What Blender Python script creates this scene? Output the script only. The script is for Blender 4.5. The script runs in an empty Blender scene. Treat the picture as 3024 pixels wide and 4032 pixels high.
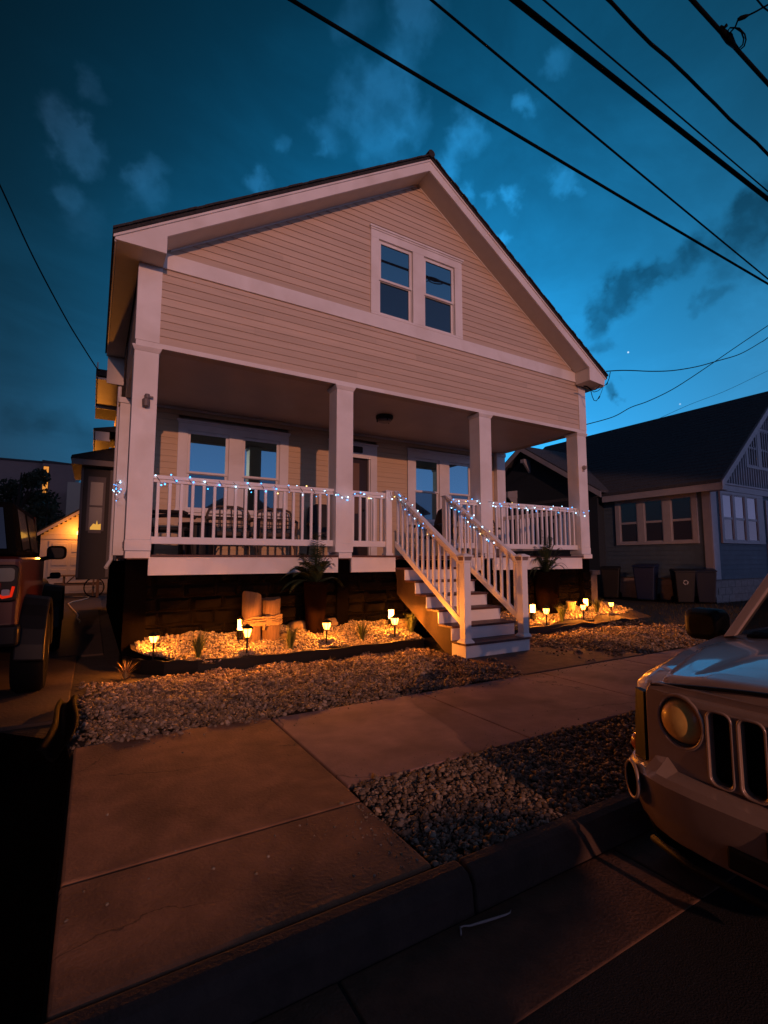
import bpy, bmesh, math, random
import numpy as np
from mathutils import Vector, Matrix

random.seed(7)
rng = np.random.default_rng(11)
sc = bpy.context.scene
COL = sc.collection
R = math.radians
PI = math.pi

# ------------------------------------------------------------------ camera
W0, H0, F0 = 3024.0, 4032.0, 1924.25
CAM = Vector((0, 0, 1.30))
ya, pa, ra = R(30.7228), R(5.5294), R(-0.0429)
FW = Vector((math.sin(ya) * math.cos(pa), math.cos(ya) * math.cos(pa), math.sin(pa)))
RT = Vector((math.cos(ya), -math.sin(ya), 0))
UP = RT.cross(FW)
RT, UP = RT * math.cos(ra) + UP * math.sin(ra), UP * math.cos(ra) - RT * math.sin(ra)
cd = bpy.data.cameras.new('camera')
cam = bpy.data.objects.new('camera', cd)
COL.objects.link(cam)
M = Matrix((RT, UP, -FW)).transposed().to_4x4()
M.translation = CAM
cam.matrix_world = M
cd.sensor_fit = 'HORIZONTAL'
cd.sensor_width = 36
cd.lens = 36 * F0 / W0
cd.clip_start = 0.05
cd.clip_end = 2000
sc.camera = cam


def ray(x, y):
    return FW * F0 + RT * (x - W0 / 2) - UP * (y - H0 / 2)


def on_y(x, y, Y):      # where the sight line through a photo point meets the plane Y
    d = ray(x, y)
    return CAM + d * (Y / d.y)


def on_z(x, y, z=0.0):
    d = ray(x, y)
    return CAM + d * ((z - CAM.z) / d.z)


# ------------------------------------------------------------------ render settings
sc.view_settings.view_transform = 'Standard'
sc.view_settings.look = 'None'
sc.view_settings.exposure = 0.0
sc.view_settings.gamma = 1.0
sc.view_settings.use_curve_mapping = False
sc.render.engine = 'CYCLES'
sc.cycles.use_denoising = True
sc.cycles.max_bounces = 6
sc.cycles.diffuse_bounces = 3
sc.cycles.glossy_bounces = 3
sc.cycles.transparent_max_bounces = 8
sc.cycles.caustics_reflective = False
sc.cycles.caustics_refractive = False
sc.cycles.sample_clamp_indirect = 4.0

# ------------------------------------------------------------------ dusk sky
wd = bpy.data.worlds.new('World')
sc.world = wd
wd.use_nodes = True
nt = wd.node_tree
nt.nodes.clear()


def nd(t, **k):
    n = nt.nodes.new(t)
    for a, b in k.items():
        setattr(n, a, b)
    return n


def mth(op, a, b=None, c=None, clamp=False):
    n = nd('ShaderNodeMath', operation=op, use_clamp=clamp)
    for i, v in enumerate((a, b, c)):
        if v is None:
            continue
        if isinstance(v, (int, float)):
            n.inputs[i].default_value = v
        else:
            nt.links.new(v, n.inputs[i])
    return n.outputs[0]


def vmt(op, a, b=None):
    n = nd('ShaderNodeVectorMath', operation=op)
    for i, v in enumerate((a, b)):
        if v is None:
            continue
        if isinstance(v, (tuple, list, Vector)):
            n.inputs[i].default_value = tuple(v)
        else:
            nt.links.new(v, n.inputs[i])
    return n.outputs['Value'] if op in ('DOT_PRODUCT', 'DISTANCE', 'LENGTH') else n.outputs['Vector']


def smooth(v, a, b, lo, hi):
    n = nd('ShaderNodeMapRange', interpolation_type='SMOOTHSTEP')
    nt.links.new(v, n.inputs['Value'])
    n.inputs['From Min'].default_value = a
    n.inputs['From Max'].default_value = b
    n.inputs['To Min'].default_value = lo
    n.inputs['To Max'].default_value = hi
    return n.outputs['Result']


tc = nd('ShaderNodeTexCoord')
DIR = vmt('NORMALIZE', tc.outputs['Generated'])
sx = nd('ShaderNodeSeparateXYZ')
nt.links.new(DIR, sx.inputs[0])
dz = mth('MAXIMUM', sx.outputs['Z'], 0.0)


def grad(v, c):      # smooth dusk gradient: brightest low in the north east, fading to deep blue overhead
    return mth('EXPONENT', mth('ADD', vmt('DOT_PRODUCT', DIR, v), c))


G0 = grad((4.018, 3.846, -0.547), -6.012)
R0 = grad((1.609, 0.151, -4.187), -3.504)
B0 = grad((4.376, 4.374, -0.215), -5.886)
# afterglow behind the photographer, where the sun went down
g2 = vmt('DOT_PRODUCT', DIR, (0.25, -0.97, 0))
glow = mth('MULTIPLY', smooth(g2, 0.05, 0.85, 0, 1), mth('EXPONENT', mth('MULTIPLY', dz, -2.6)))
# clouds: blobs given by direction, edges broken up with noise
nz = nd('ShaderNodeTexNoise')
nz.inputs['Scale'].default_value = 9.0
nz.inputs['Detail'].default_value = 5.0
nz.inputs['Roughness'].default_value = 0.6
nt.links.new(DIR, nz.inputs['Vector'])
nz2 = nd('ShaderNodeTexNoise')
nz2.inputs['Scale'].default_value = 26.0
nz2.inputs['Detail'].default_value = 4.0
nt.links.new(DIR, nz2.inputs['Vector'])
off = vmt('SUBTRACT', nz.outputs['Color'], (0.5, 0.5, 0.5))
off2 = vmt('SUBTRACT', nz2.outputs['Color'], (0.5, 0.5, 0.5))
sc1 = nd('ShaderNodeVectorMath', operation='SCALE')
nt.links.new(off, sc1.inputs[0])
sc1.inputs['Scale'].default_value = 0.085
sc2 = nd('ShaderNodeVectorMath', operation='SCALE')
nt.links.new(off2, sc2.inputs[0])
sc2.inputs['Scale'].default_value = 0.045
DST = vmt('ADD', DIR, vmt('ADD', sc1.outputs[0], sc2.outputs[0]))


def blobs(lst):
    tot = None
    for x, y, r, a in lst:           # photo display coordinates -> fixed directions in the sky
        d = ray(x * 1.8228, y * 1.8228).normalized()
        v = smooth(vmt('DISTANCE', DST, d), r * 0.00095 * 0.35, r * 0.00095 * 1.15, a, 0)
        tot = v if tot is None else mth('ADD', tot, v)
    return tot


light = blobs([(125, 250, 30, .6), (150, 285, 36, .9), (178, 318, 34, .9), (205, 200, 22, .6), (305, 420, 40, .6), (330, 375, 24, .5), (285, 395, 26, .4),
               (155, 420, 26, .6), (190, 480, 40, .3), (820, 285, 62, .8), (760, 230, 40, .6), (870, 250, 45, .9), (855, 165, 48, .9), (790, 170, 36, .4), (910, 40, 44, .9), (870, 20, 34, .7),
               (760, 30, 34, .5), (705, 300, 34, .7), (600, 312, 20, .9), (688, 330, 16, .8), (1000, 295, 36, 1.1), (965, 375, 34, .9),
               (1105, 420, 28, 1.1), (1060, 432, 18, .7), (1140, 222, 22, 1.0), (1215, 130, 22, .6), (1230, 400, 26, .6), (1210, 385, 18, .4),
               (545, 400, 24, .9), (1085, 522, 18, .8), (1010, 420, 18, .6), (1250, 420, 16, .4)])
dark = blobs([(1300, 665, 36, .9), (1335, 640, 40, .9), (1375, 615, 34, .8), (1410, 590, 32, .8), (1440, 565, 30, .8), (1480, 545, 34, .7), (1530, 525, 38, .65), (1290, 700, 26, .7),
              (1580, 555, 36, .5), (1620, 500, 48, .7), (1650, 460, 44, .7), (1655, 420, 34, .5), (1505, 650, 22, .55), (1545, 635, 22, .5), (1305, 745, 22, .6),
              (1330, 840, 18, .8), (1345, 850, 14, .6), (1630, 590, 34, .4), (70, 893, 40, .35), (130, 905, 36, .35), (190, 935, 36, .3), (60, 780, 70, .2)])
veil = mth('MULTIPLY', mth('MINIMUM', light, 1.0), smooth(nz2.outputs['Fac'], 0.28, 0.62, 0.45, 1.0))
dk = mth('MULTIPLY', mth('MINIMUM', dark, 1.0), smooth(nz2.outputs['Fac'], 0.25, 0.6, 0.55, 1.0))
CL = mth('MULTIPLY', mth('ADD', mth('MULTIPLY', veil, 1.15), 1.0), mth('SUBTRACT', 1.0, mth('MULTIPLY', dk, 0.58)))
nz3 = nd('ShaderNodeTexNoise')
nz3.inputs['Scale'].default_value = 2.2
nz3.inputs['Detail'].default_value = 7.0
nz3.inputs['Roughness'].default_value = 0.58
nz3.inputs['Distortion'].default_value = 0.5
mp3 = nd('ShaderNodeMapping')
mp3.inputs['Scale'].default_value = (1, 1.6, 2.6)
nt.links.new(DIR, mp3.inputs[0])
nt.links.new(mp3.outputs[0], nz3.inputs['Vector'])
CL = mth('MULTIPLY', CL, smooth(nz3.outputs['Fac'], 0.36, 0.70, 0.88, 1.22))      # thin high wisps
G = mth('MULTIPLY', G0, CL)
Rr = mth('ADD', mth('MULTIPLY', R0, CL), mth('MULTIPLY', veil, 0.007))
Bb = mth('MULTIPLY', B0, CL)
K = 0.95                                   # afterglow strength
Rr = mth('ADD', Rr, mth('MULTIPLY', glow, 0.40 * K))
Gg = mth('ADD', G, mth('MULTIPLY', glow, 0.53 * K))
Bb = mth('ADD', Bb, mth('MULTIPLY', glow, 1.05 * K))
# two evening stars
for x, y, s in ((1357, 761, 1.0), (1469, 873, .45)):
    d = ray(x * 1.8228, y * 1.8228).normalized()
    st = smooth(vmt('DISTANCE', DIR, d), 0.0007, 0.0021, s, 0)
    Rr, Gg, Bb = mth('ADD', Rr, mth('MULTIPLY', st, .6)), mth('ADD', Gg, mth('MULTIPLY', st, .6)), mth('ADD', Bb, mth('MULTIPLY', st, .5))
cmb = nd('ShaderNodeCombineXYZ')
nt.links.new(Rr, cmb.inputs[0]); nt.links.new(Gg, cmb.inputs[1]); nt.links.new(Bb, cmb.inputs[2])
hz = smooth(sx.outputs['Z'], -0.06, 0.0, 0.0, 1.0)
scl = nd('ShaderNodeVectorMath', operation='SCALE')
nt.links.new(cmb.outputs[0], scl.inputs[0]); nt.links.new(hz, scl.inputs['Scale'])
bg = nd('ShaderNodeBackground')
bg.inputs['Strength'].default_value = 1.0
nt.links.new(scl.outputs[0], bg.inputs['Color'])
wo = nd('ShaderNodeOutputWorld')
nt.links.new(bg.outputs[0], wo.inputs[0])

# ------------------------------------------------------------------ the sodium street lamp down the road behind the photographer
ld = bpy.data.lights.new('street_lamp_light', 'SPOT')
ld.energy = 46000
ld.color = (1.0, 0.42, 0.27)
ld.shadow_soft_size = 0.22
ld.spot_size = R(16.6)
ld.spot_blend = 0.12
lo = bpy.data.objects.new('street_lamp_light', ld)
COL.objects.link(lo)
lo.location = (-6.2, -47, 13.2)
lo.rotation_euler = (Vector((7.15, 6.8, 2.6)) - Vector(lo.location)).to_track_quat('-Z', 'Y').to_euler()

# ------------------------------------------------------------------ helpers
WORLDLOC = {}


def acc(o):
    v = Vector((0, 0, 0))
    while o is not None:
        v += Vector(o.location)
        o = o.parent
    return v


class MB:
    def __init__(s):
        s.v, s.f, s.m = [], [], []

    def add(s, vs, fs, mi=0):
        b = len(s.v)
        s.v += [tuple(p) for p in vs]
        s.f += [tuple(b + i for i in f) for f in fs]
        s.m += [mi] * len(fs)
        return s

    def hexa(s, p, mi=0):      # bottom 4 ccw, top 4 ccw
        return s.add(p, [(3, 2, 1, 0), (4, 5, 6, 7), (0, 1, 5, 4), (1, 2, 6, 5), (2, 3, 7, 6), (3, 0, 4, 7)], mi)

    def box(s, x0, x1, y0, y1, z0, z1, mi=0):
        return s.hexa([(x0, y0, z0), (x1, y0, z0), (x1, y1, z0), (x0, y1, z0), (x0, y0, z1), (x1, y0, z1), (x1, y1, z1), (x0, y1, z1)], mi)

    def quad(s, *p, mi=0):
        return s.add(p, [tuple(range(len(p)))], mi)

    def prism(s, poly, off, mi=0):
        n = len(poly)
        o = Vector(off)
        vs = [Vector(p) for p in poly] + [Vector(p) + o for p in poly]
        fs = [tuple(range(n))[::-1], tuple(range(n, 2 * n))] + [(i, (i + 1) % n, n + (i + 1) % n, n + i) for i in range(n)]
        return s.add(vs, fs, mi)

    def xz(s, poly, y0, y1, mi=0):
        return s.prism([(x, y0, z) for x, z in poly], (0, y1 - y0, 0), mi)

    def yz(s, poly, x0, x1, mi=0):
        return s.prism([(x0, y, z) for y, z in poly], (x1 - x0, 0, 0), mi)

    def tube(s, pts, r, n=6, mi=0, closed=False):
        pts = [Vector(p) for p in pts]
        k = len(pts)
        rr = r if isinstance(r, (list, tuple)) else [r] * k
        vs, up = [], None
        for i, p in enumerate(pts):
            a = pts[(i - 1) % k] if (closed or i > 0) else p
            b = pts[(i + 1) % k] if (closed or i < k - 1) else p
            t = (b - a)
            t = t.normalized() if t.length > 1e-9 else Vector((0, 0, 1))
            if up is None:
                up = t.orthogonal().normalized()
            up = (up - t * up.dot(t))
            up = up.normalized() if up.length > 1e-6 else t.orthogonal().normalized()
            w = t.cross(up)
            for j in range(n):
                q = 2 * PI * j / n
                vs.append(p + (up * math.cos(q) + w * math.sin(q)) * rr[i])
        fs = []
        for i in range(k if closed else k - 1):
            i2 = (i + 1) % k
            fs += [(i * n + j, i * n + (j + 1) % n, i2 * n + (j + 1) % n, i2 * n + j) for j in range(n)]
        if not closed:
            fs += [tuple(range(n))[::-1], tuple((k - 1) * n + j for j in range(n))]
        return s.add(vs, fs, mi)

    def lathe(s, prof, c=(0, 0, 0), n=16, mi=0, axis='z', cap=True):
        vs = []
        for r, h in prof:
            for j in range(n):
                q = 2 * PI * j / n
                a, b = r * math.cos(q), r * math.sin(q)
                if axis == 'z':
                    vs.append((c[0] + a, c[1] + b, c[2] + h))
                elif axis == 'y':
                    vs.append((c[0] + a, c[1] + h, c[2] + b))
                else:
                    vs.append((c[0] + h, c[1] + a, c[2] + b))
        fs = []
        for i in range(len(prof) - 1):
            fs += [(i * n + j, i * n + (j + 1) % n, (i + 1) * n + (j + 1) % n, (i + 1) * n + j) for j in range(n)]
        if cap:
            fs += [tuple(range(n))[::-1], tuple((len(prof) - 1) * n + j for j in range(n))]
        return s.add(vs, fs, mi)

    def loft(s, rings, mi=0, cap=True):
        n = len(rings[0])
        vs = [p for r in rings for p in r]
        fs = []
        for i in range(len(rings) - 1):
            fs += [(i * n + j, i * n + (j + 1) % n, (i + 1) * n + (j + 1) % n, (i + 1) * n + j) for j in range(n)]
        if cap:
            fs += [tuple(range(n))[::-1], tuple((len(rings) - 1) * n + j for j in range(n))]
        return s.add(vs, fs, mi)

    def build(s, name, mats, parent=None, bevel=0, smooth=False, local=False, origin=None, segs=2, fix=True):
        me = bpy.data.meshes.new(name)
        o0 = Vector(origin) if origin is not None else Vector((0, 0, 0))
        me.from_pydata([tuple(Vector(p) - o0) for p in s.v], [], s.f)
        if not isinstance(mats, (list, tuple)):
            mats = [mats]
        for m in mats:
            me.materials.append(m)
        if len(mats) > 1:
            me.polygons.foreach_set('material_index', s.m)
        if fix:
            bm = bmesh.new()
            bm.from_mesh(me)
            bmesh.ops.recalc_face_normals(bm, faces=bm.faces)
            bm.to_mesh(me)
            bm.free()
        o = bpy.data.objects.new(name, me)
        COL.objects.link(o)
        if parent is not None:
            o.parent = parent
            if not local:
                o.location = o0 - acc(parent)
            else:
                o.location = o0
        else:
            o.location = o0
        if smooth:
            me.polygons.foreach_set('use_smooth', [True] * len(me.polygons))
        if smooth == 'auto':
            try:
                me.set_sharp_from_angle(angle=R(38))
            except Exception:
                pass
        if bevel:
            b = o.modifiers.new('edge', 'BEVEL')
            b.width = bevel
            b.segments = segs
            b.limit_method = 'ANGLE'
            b.angle_limit = R(40)
        me.update()
        return o


def thing(name, label, cat, loc=(0, 0, 0), group=None):
    o = bpy.data.objects.new(name, None)
    COL.objects.link(o)
    o.location = loc
    o.empty_display_size = 0.2
    return tag(o, label, cat, group)


def tag(o, label, cat, group=None):
    o['label'] = label
    o['category'] = cat
    if group:
        o['group'] = group
    return o


def struct(o, kind='structure'):
    o['kind'] = kind
    return o


def kids(o):
    return [c for c in bpy.data.objects if c.parent == o]


def copy_tree(o, parent=None):
    c = o.copy()
    COL.objects.link(c)
    if parent is not None:
        c.parent = parent
    for ch in kids(o):
        copy_tree(ch, c)
    return c


# ------------------------------------------------------------------ materials
def mat(name, col, rough=0.6, metal=0.0, spec=0.5, coat=0.0, var=0.0, vscale=6.0, bump=0.0, bscale=60.0, emit=None, estr=0.0,
        ior=1.45, stain=None, sscale=1.2, crack=0, coords='Object', stretch=None):
    m = bpy.data.materials.new(name)
    m.use_nodes = True
    t = m.node_tree
    b = t.nodes['Principled BSDF']
    b.inputs['Base Color'].default_value = (*col, 1)
    b.inputs['Roughness'].default_value = rough
    b.inputs['Metallic'].default_value = metal
    b.inputs['Specular IOR Level'].default_value = spec
    b.inputs['IOR'].default_value = ior
    b.inputs['Coat Weight'].default_value = coat
    b.inputs['Coat Roughness'].default_value = 0.04
    if emit:
        b.inputs['Emission Color'].default_value = (*emit, 1)
        b.inputs['Emission Strength'].default_value = estr
    if var or bump or stain or crack:
        c = t.nodes.new('ShaderNodeTexCoord')
        mp = t.nodes.new('ShaderNodeMapping')
        if stretch:
            mp.inputs['Scale'].default_value = stretch
        t.links.new(c.outputs[coords], mp.inputs[0])
        src = mp.outputs[0]
    cur = None
    if var:
        n = t.nodes.new('ShaderNodeTexNoise')
        n.inputs['Scale'].default_value = vscale
        n.inputs['Detail'].default_value = 6
        n.inputs['Roughness'].default_value = 0.65
        t.links.new(src, n.inputs['Vector'])
        rp = t.nodes.new('ShaderNodeValToRGB')
        rp.color_ramp.elements[0].position = 0.3
        rp.color_ramp.elements[1].position = 0.7
        rp.color_ramp.elements[0].color = (*[max(0, x * (1 - var)) for x in col], 1)
        rp.color_ramp.elements[1].color = (*[min(1, x * (1 + var)) for x in col], 1)
        t.links.new(n.outputs['Fac'], rp.inputs[0])
        cur = rp.outputs[0]
    if stain:
        n = t.nodes.new('ShaderNodeTexNoise')
        n.inputs['Scale'].default_value = sscale
        n.inputs['Detail'].default_value = 8
        n.inputs['Distortion'].default_value = 0.6
        t.links.new(src, n.inputs['Vector'])
        rp = t.nodes.new('ShaderNodeValToRGB')
        rp.color_ramp.elements[0].position = 0.45
        rp.color_ramp.elements[1].position = 0.72
        rp.color_ramp.elements[0].color = (0, 0, 0, 1)
        t.links.new(n.outputs['Fac'], rp.inputs[0])
        mx = t.nodes.new('ShaderNodeMix')
        mx.data_type = 'RGBA'
        t.links.new(rp.outputs[0], mx.inputs[0])
        if cur is not None:
            t.links.new(cur, mx.inputs[6])
        else:
            mx.inputs[6].default_value = (*col, 1)
        mx.inputs[7].default_value = (*stain, 1)
        cur = mx.outputs[2]
    if crack:
        n = t.nodes.new('ShaderNodeTexNoise')
        n.inputs['Scale'].default_value = 3.5
        n.inputs['Detail'].default_value = 6
        t.links.new(src, n.inputs['Vector'])
        ad = t.nodes.new('ShaderNodeVectorMath')
        ad.operation = 'MULTIPLY_ADD'
        t.links.new(n.outputs['Color'], ad.inputs[0])
        ad.inputs[1].default_value = (.35, .35, .35)
        t.links.new(src, ad.inputs[2])
        vo = t.nodes.new('ShaderNodeTexVoronoi')
        vo.feature = 'DISTANCE_TO_EDGE'
        vo.inputs['Scale'].default_value = crack
        t.links.new(ad.outputs[0], vo.inputs['Vector'])
        n2 = t.nodes.new('ShaderNodeTexNoise')
        n2.inputs['Scale'].default_value = 0.8
        t.links.new(src, n2.inputs['Vector'])
        th = t.nodes.new('ShaderNodeMapRange')
        t.links.new(n2.outputs['Fac'], th.inputs['Value'])
        th.inputs['From Min'].default_value = .45
        th.inputs['From Max'].default_value = .62
        th.inputs['To Min'].default_value = .0005
        th.inputs['To Max'].default_value = .0075
        dv = t.nodes.new('ShaderNodeMath')
        dv.operation = 'DIVIDE'
        dv.use_clamp = True
        t.links.new(vo.outputs['Distance'], dv.inputs[0])
        t.links.new(th.outputs[0], dv.inputs[1])
        mr = t.nodes.new('ShaderNodeMapRange')
        t.links.new(dv.outputs[0], mr.inputs['Value'])
        mr.inputs['To Min'].default_value = .35
        sv = t.nodes.new('ShaderNodeVectorMath')
        sv.operation = 'SCALE'
        t.links.new(cur, sv.inputs[0])
        t.links.new(mr.outputs[0], sv.inputs['Scale'])
        cur = sv.outputs[0]
    if cur is not None:
        t.links.new(cur, b.inputs['Base Color'])
    if bump:
        n = t.nodes.new('ShaderNodeTexNoise')
        n.inputs['Scale'].default_value = bscale
        n.inputs['Detail'].default_value = 5
        t.links.new(src, n.inputs['Vector'])
        bp = t.nodes.new('ShaderNodeBump')
        bp.inputs['Strength'].default_value = bump
        bp.inputs['Distance'].default_value = 0.01
        t.links.new(n.outputs['Fac'], bp.inputs['Height'])
        t.links.new(bp.outputs[0], b.inputs['Normal'])
    return m


def island_mat(name, cols, rough=0.8, bump=0.3, bscale=120):
    m = mat(name, cols[0], rough, bump=bump, bscale=bscale, spec=.25)
    t = m.node_tree
    b = t.nodes['Principled BSDF']
    gm = t.nodes.new('ShaderNodeNewGeometry')
    rp = t.nodes.new('ShaderNodeValToRGB')
    e = rp.color_ramp.elements
    while len(e) < len(cols):
        e.new(0.5)
    for i, c in enumerate(cols):
        e[i].position = i / (len(cols) - 1)
        e[i].color = (*c, 1)
    t.links.new(gm.outputs['Random Per Island'], rp.inputs[0])
    t.links.new(rp.outputs[0], b.inputs['Base Color'])
    return m


def glass_mat(name, gl=0.3, base=(0.012, 0.014, 0.018), tint=(0.75, 0.9, 1.0)):
    m = mat(name, base, 0.08, spec=0.5)
    t = m.node_tree
    b = t.nodes['Principled BSDF']
    gs = t.nodes.new('ShaderNodeBsdfGlossy')
    gs.inputs['Color'].default_value = (*tint, 1)
    gs.inputs['Roughness'].default_value = 0.015
    mx = t.nodes.new('ShaderNodeMixShader')
    mx.inputs[0].default_value = gl
    t.links.new(b.outputs[0], mx.inputs[1])
    t.links.new(gs.outputs[0], mx.inputs[2])
    t.links.new(mx.outputs[0], t.nodes['Material Output'].inputs[0])
    return m


def clear_glass(name, tr=0.8, tint=(0.6, 0.62, 0.6)):
    m = mat(name, (0.01, 0.01, 0.01), 0.03)
    t = m.node_tree
    b = t.nodes['Principled BSDF']
    gs = t.nodes.new('ShaderNodeBsdfTransparent')
    gs.inputs['Color'].default_value = (*tint, 1)
    mx = t.nodes.new('ShaderNodeMixShader')
    mx.inputs[0].default_value = tr
    t.links.new(b.outputs[0], mx.inputs[1])
    t.links.new(gs.outputs[0], mx.inputs[2])
    t.links.new(mx.outputs[0], t.nodes['Material Output'].inputs[0])
    return m


def emis(name, col, s):
    m = bpy.data.materials.new(name)
    m.use_nodes = True
    t = m.node_tree
    t.nodes.remove(t.nodes['Principled BSDF'])
    e = t.nodes.new('ShaderNodeEmission')
    e.inputs[0].default_value = (*col, 1)
    e.inputs[1].default_value = s
    t.links.new(e.outputs[0], t.nodes['Material Output'].inputs[0])
    return m


SIDING = mat('cream_clapboard', (.58, .465, .36), .55, var=.08, vscale=3, stretch=(.5, 4, 8))
SIDING_WARMLIT = mat('cream_clapboard_warmlit', (.60, .45, .28), .55, var=.08, vscale=3, stretch=(.5, 4, 8))  # same paint as the gable, yellowed to carry the warm light on this wall
_t = SIDING.node_tree
_b = _t.nodes['Principled BSDF']
_src = _b.inputs['Base Color'].links[0].from_socket
_g = _t.nodes.new('ShaderNodeNewGeometry')
_m = _t.nodes.new('ShaderNodeMapRange')
_m.inputs['To Min'].default_value = .90
_m.inputs['To Max'].default_value = 1.06
_t.links.new(_g.outputs['Random Per Island'], _m.inputs['Value'])
_s = _t.nodes.new('ShaderNodeVectorMath')
_s.operation = 'SCALE'
_t.links.new(_src, _s.inputs[0])
_t.links.new(_m.outputs[0], _s.inputs['Scale'])
_t.links.new(_s.outputs[0], _b.inputs['Base Color'])
TRIM = mat('white_trim_paint', (.78, .76, .74), .45, var=.05, vscale=2.5, stain=(.66, .62, .58), sscale=1.5)
RAILW = mat('white_rail_vinyl', (.80, .78, .77), .35, var=.03, vscale=5)
SOFFIT = mat('soffit_paint', (.62, .57, .50), .6, var=.05, bump=.15, bscale=90)
CEIL = mat('porch_ceiling_paint', (.66, .56, .50), .5, var=.05, vscale=2)
SHINGLE = mat('dark_shingle', (.028, .027, .028), .9, var=.5, vscale=25, bump=.6, bscale=40)
DECK = mat('red_brown_deck', (.085, .035, .028), .5, var=.3, vscale=8, stretch=(1, 12, 1))
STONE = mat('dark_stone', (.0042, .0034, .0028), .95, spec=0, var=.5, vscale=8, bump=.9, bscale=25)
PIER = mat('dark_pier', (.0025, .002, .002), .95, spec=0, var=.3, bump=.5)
GLASS = glass_mat('window_glass', .42, tint=(.32, .85, 1.0))
SCREEN = glass_mat('window_screen', .14, base=(.010, .014, .017), tint=(.3, .7, .85))
DARKM = mat('dark_metal', (.012, .011, .011), .45, metal=.3)
BLACK = mat('black_plastic', (.004, .004, .004), .55, spec=.25)
BLACKR = mat('black_rubber', (.005, .005, .005), .9, spec=.1)
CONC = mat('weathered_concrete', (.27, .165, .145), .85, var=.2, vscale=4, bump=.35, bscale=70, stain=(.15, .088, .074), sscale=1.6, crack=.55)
CONC2 = mat('old_apron_concrete', (.23, .115, .062), .9, var=.25, vscale=5, bump=.6, bscale=55, stain=(.10, .05, .028), sscale=2.0, crack=.8)
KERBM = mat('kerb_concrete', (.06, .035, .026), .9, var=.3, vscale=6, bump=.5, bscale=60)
ASPH = mat('asphalt', (.010, .009, .009), .9, var=.3, vscale=30, bump=.6, bscale=150)
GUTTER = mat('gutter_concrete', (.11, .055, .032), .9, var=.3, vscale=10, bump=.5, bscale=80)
SOIL = mat('bare_soil', (.02, .014, .010), .95, var=.5, vscale=3, bump=.8, bscale=30)
WOODT = mat('weathered_wood', (.10, .06, .034), .8, var=.35, vscale=6, stretch=(8, 8, .8), bump=.4, bscale=30)
STRING = mat('stair_stringer_wood', (.04, .022, .012), .8, var=.3, vscale=5, bump=.3)
ROPE = mat('rope', (.2, .14, .075), .9, var=.3, vscale=40, bump=.6, bscale=90)
GRASSM = island_mat('grass_blades', [(.03, .045, .012), (.055, .07, .02), (.08, .085, .03)], .7, 0)
FERNM = island_mat('fern_leaves', [(.02, .035, .014), (.035, .05, .02)], .6, 0)
DRYG = island_mat('dry_grass', [(.16, .11, .045), (.24, .17, .07), (.10, .07, .03)], .8, 0)
TREEM = island_mat('tree_leaves', [(.010, .014, .008), (.02, .026, .014), (.03, .036, .02)], .8, 0)
PEB = island_mat('pebbles', [(.055, .040, .029), (.23, .172, .125), (.10, .077, .055), (.36, .285, .22), (.07, .052, .038), (.18, .135, .10)], .75)
PEBB = island_mat('bed_pebbles', [(.06, .05, .038), (.22, .185, .145), (.11, .09, .07), (.33, .275, .22), (.155, .13, .095)], .7)
PATHL = emis('path_lamp_glow', (1.0, .30, .04), 26)
_t = PATHL.node_tree
_tr = _t.nodes.new('ShaderNodeBsdfTransparent')
_mx = _t.nodes.new('ShaderNodeMixShader')
_mx.inputs[0].default_value = .6
_t.links.new(_t.nodes['Emission'].outputs[0], _mx.inputs[1])
_t.links.new(_tr.outputs[0], _mx.inputs[2])
_t.links.new(_mx.outputs[0], _t.nodes['Material Output'].inputs[0])
PATHL2 = emis('lantern_glow', (1.0, .30, .04), 60)
BULBB = emis('bulb_blue', (.05, .36, 1.0), 5)
BULBW = emis('bulb_white', (.40, .72, 1.0), 6)
BULBY = emis('bulb_warm', (1.0, .6, .2), 4)
CHAIRM = mat('dark_chair', (.012, .010, .010), .6)
WICK = mat('wicker', (.09, .065, .05), .7, var=.3, vscale=30, bump=.5, bscale=60)

# ================================================================== GROUND
YF = 6.8246
m = MB()
m.quad((-400, -400, -.152), (400, -400, -.152), (400, 1.68, -.152), (-400, 1.68, -.152))
struct(m.build('road', ASPH))
m = MB()
x = -60.0
while x < 60:
    a = x
    x = -60 + 1.52 * round((x + 60) / 1.52 + 1)
    m.box(a + .006, x - .006, 1.235, 1.655, -.2, -.146)
struct(m.build('gutter_strip', GUTTER, bevel=.006))
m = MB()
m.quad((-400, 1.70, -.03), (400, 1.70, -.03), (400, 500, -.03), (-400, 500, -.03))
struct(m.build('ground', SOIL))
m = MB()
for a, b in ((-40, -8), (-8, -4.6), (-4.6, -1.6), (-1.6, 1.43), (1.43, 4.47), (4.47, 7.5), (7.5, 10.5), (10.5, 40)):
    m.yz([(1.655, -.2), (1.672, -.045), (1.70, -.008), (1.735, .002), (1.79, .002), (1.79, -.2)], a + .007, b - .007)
struct(m.build('kerb', KERBM, bevel=.012))
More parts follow.
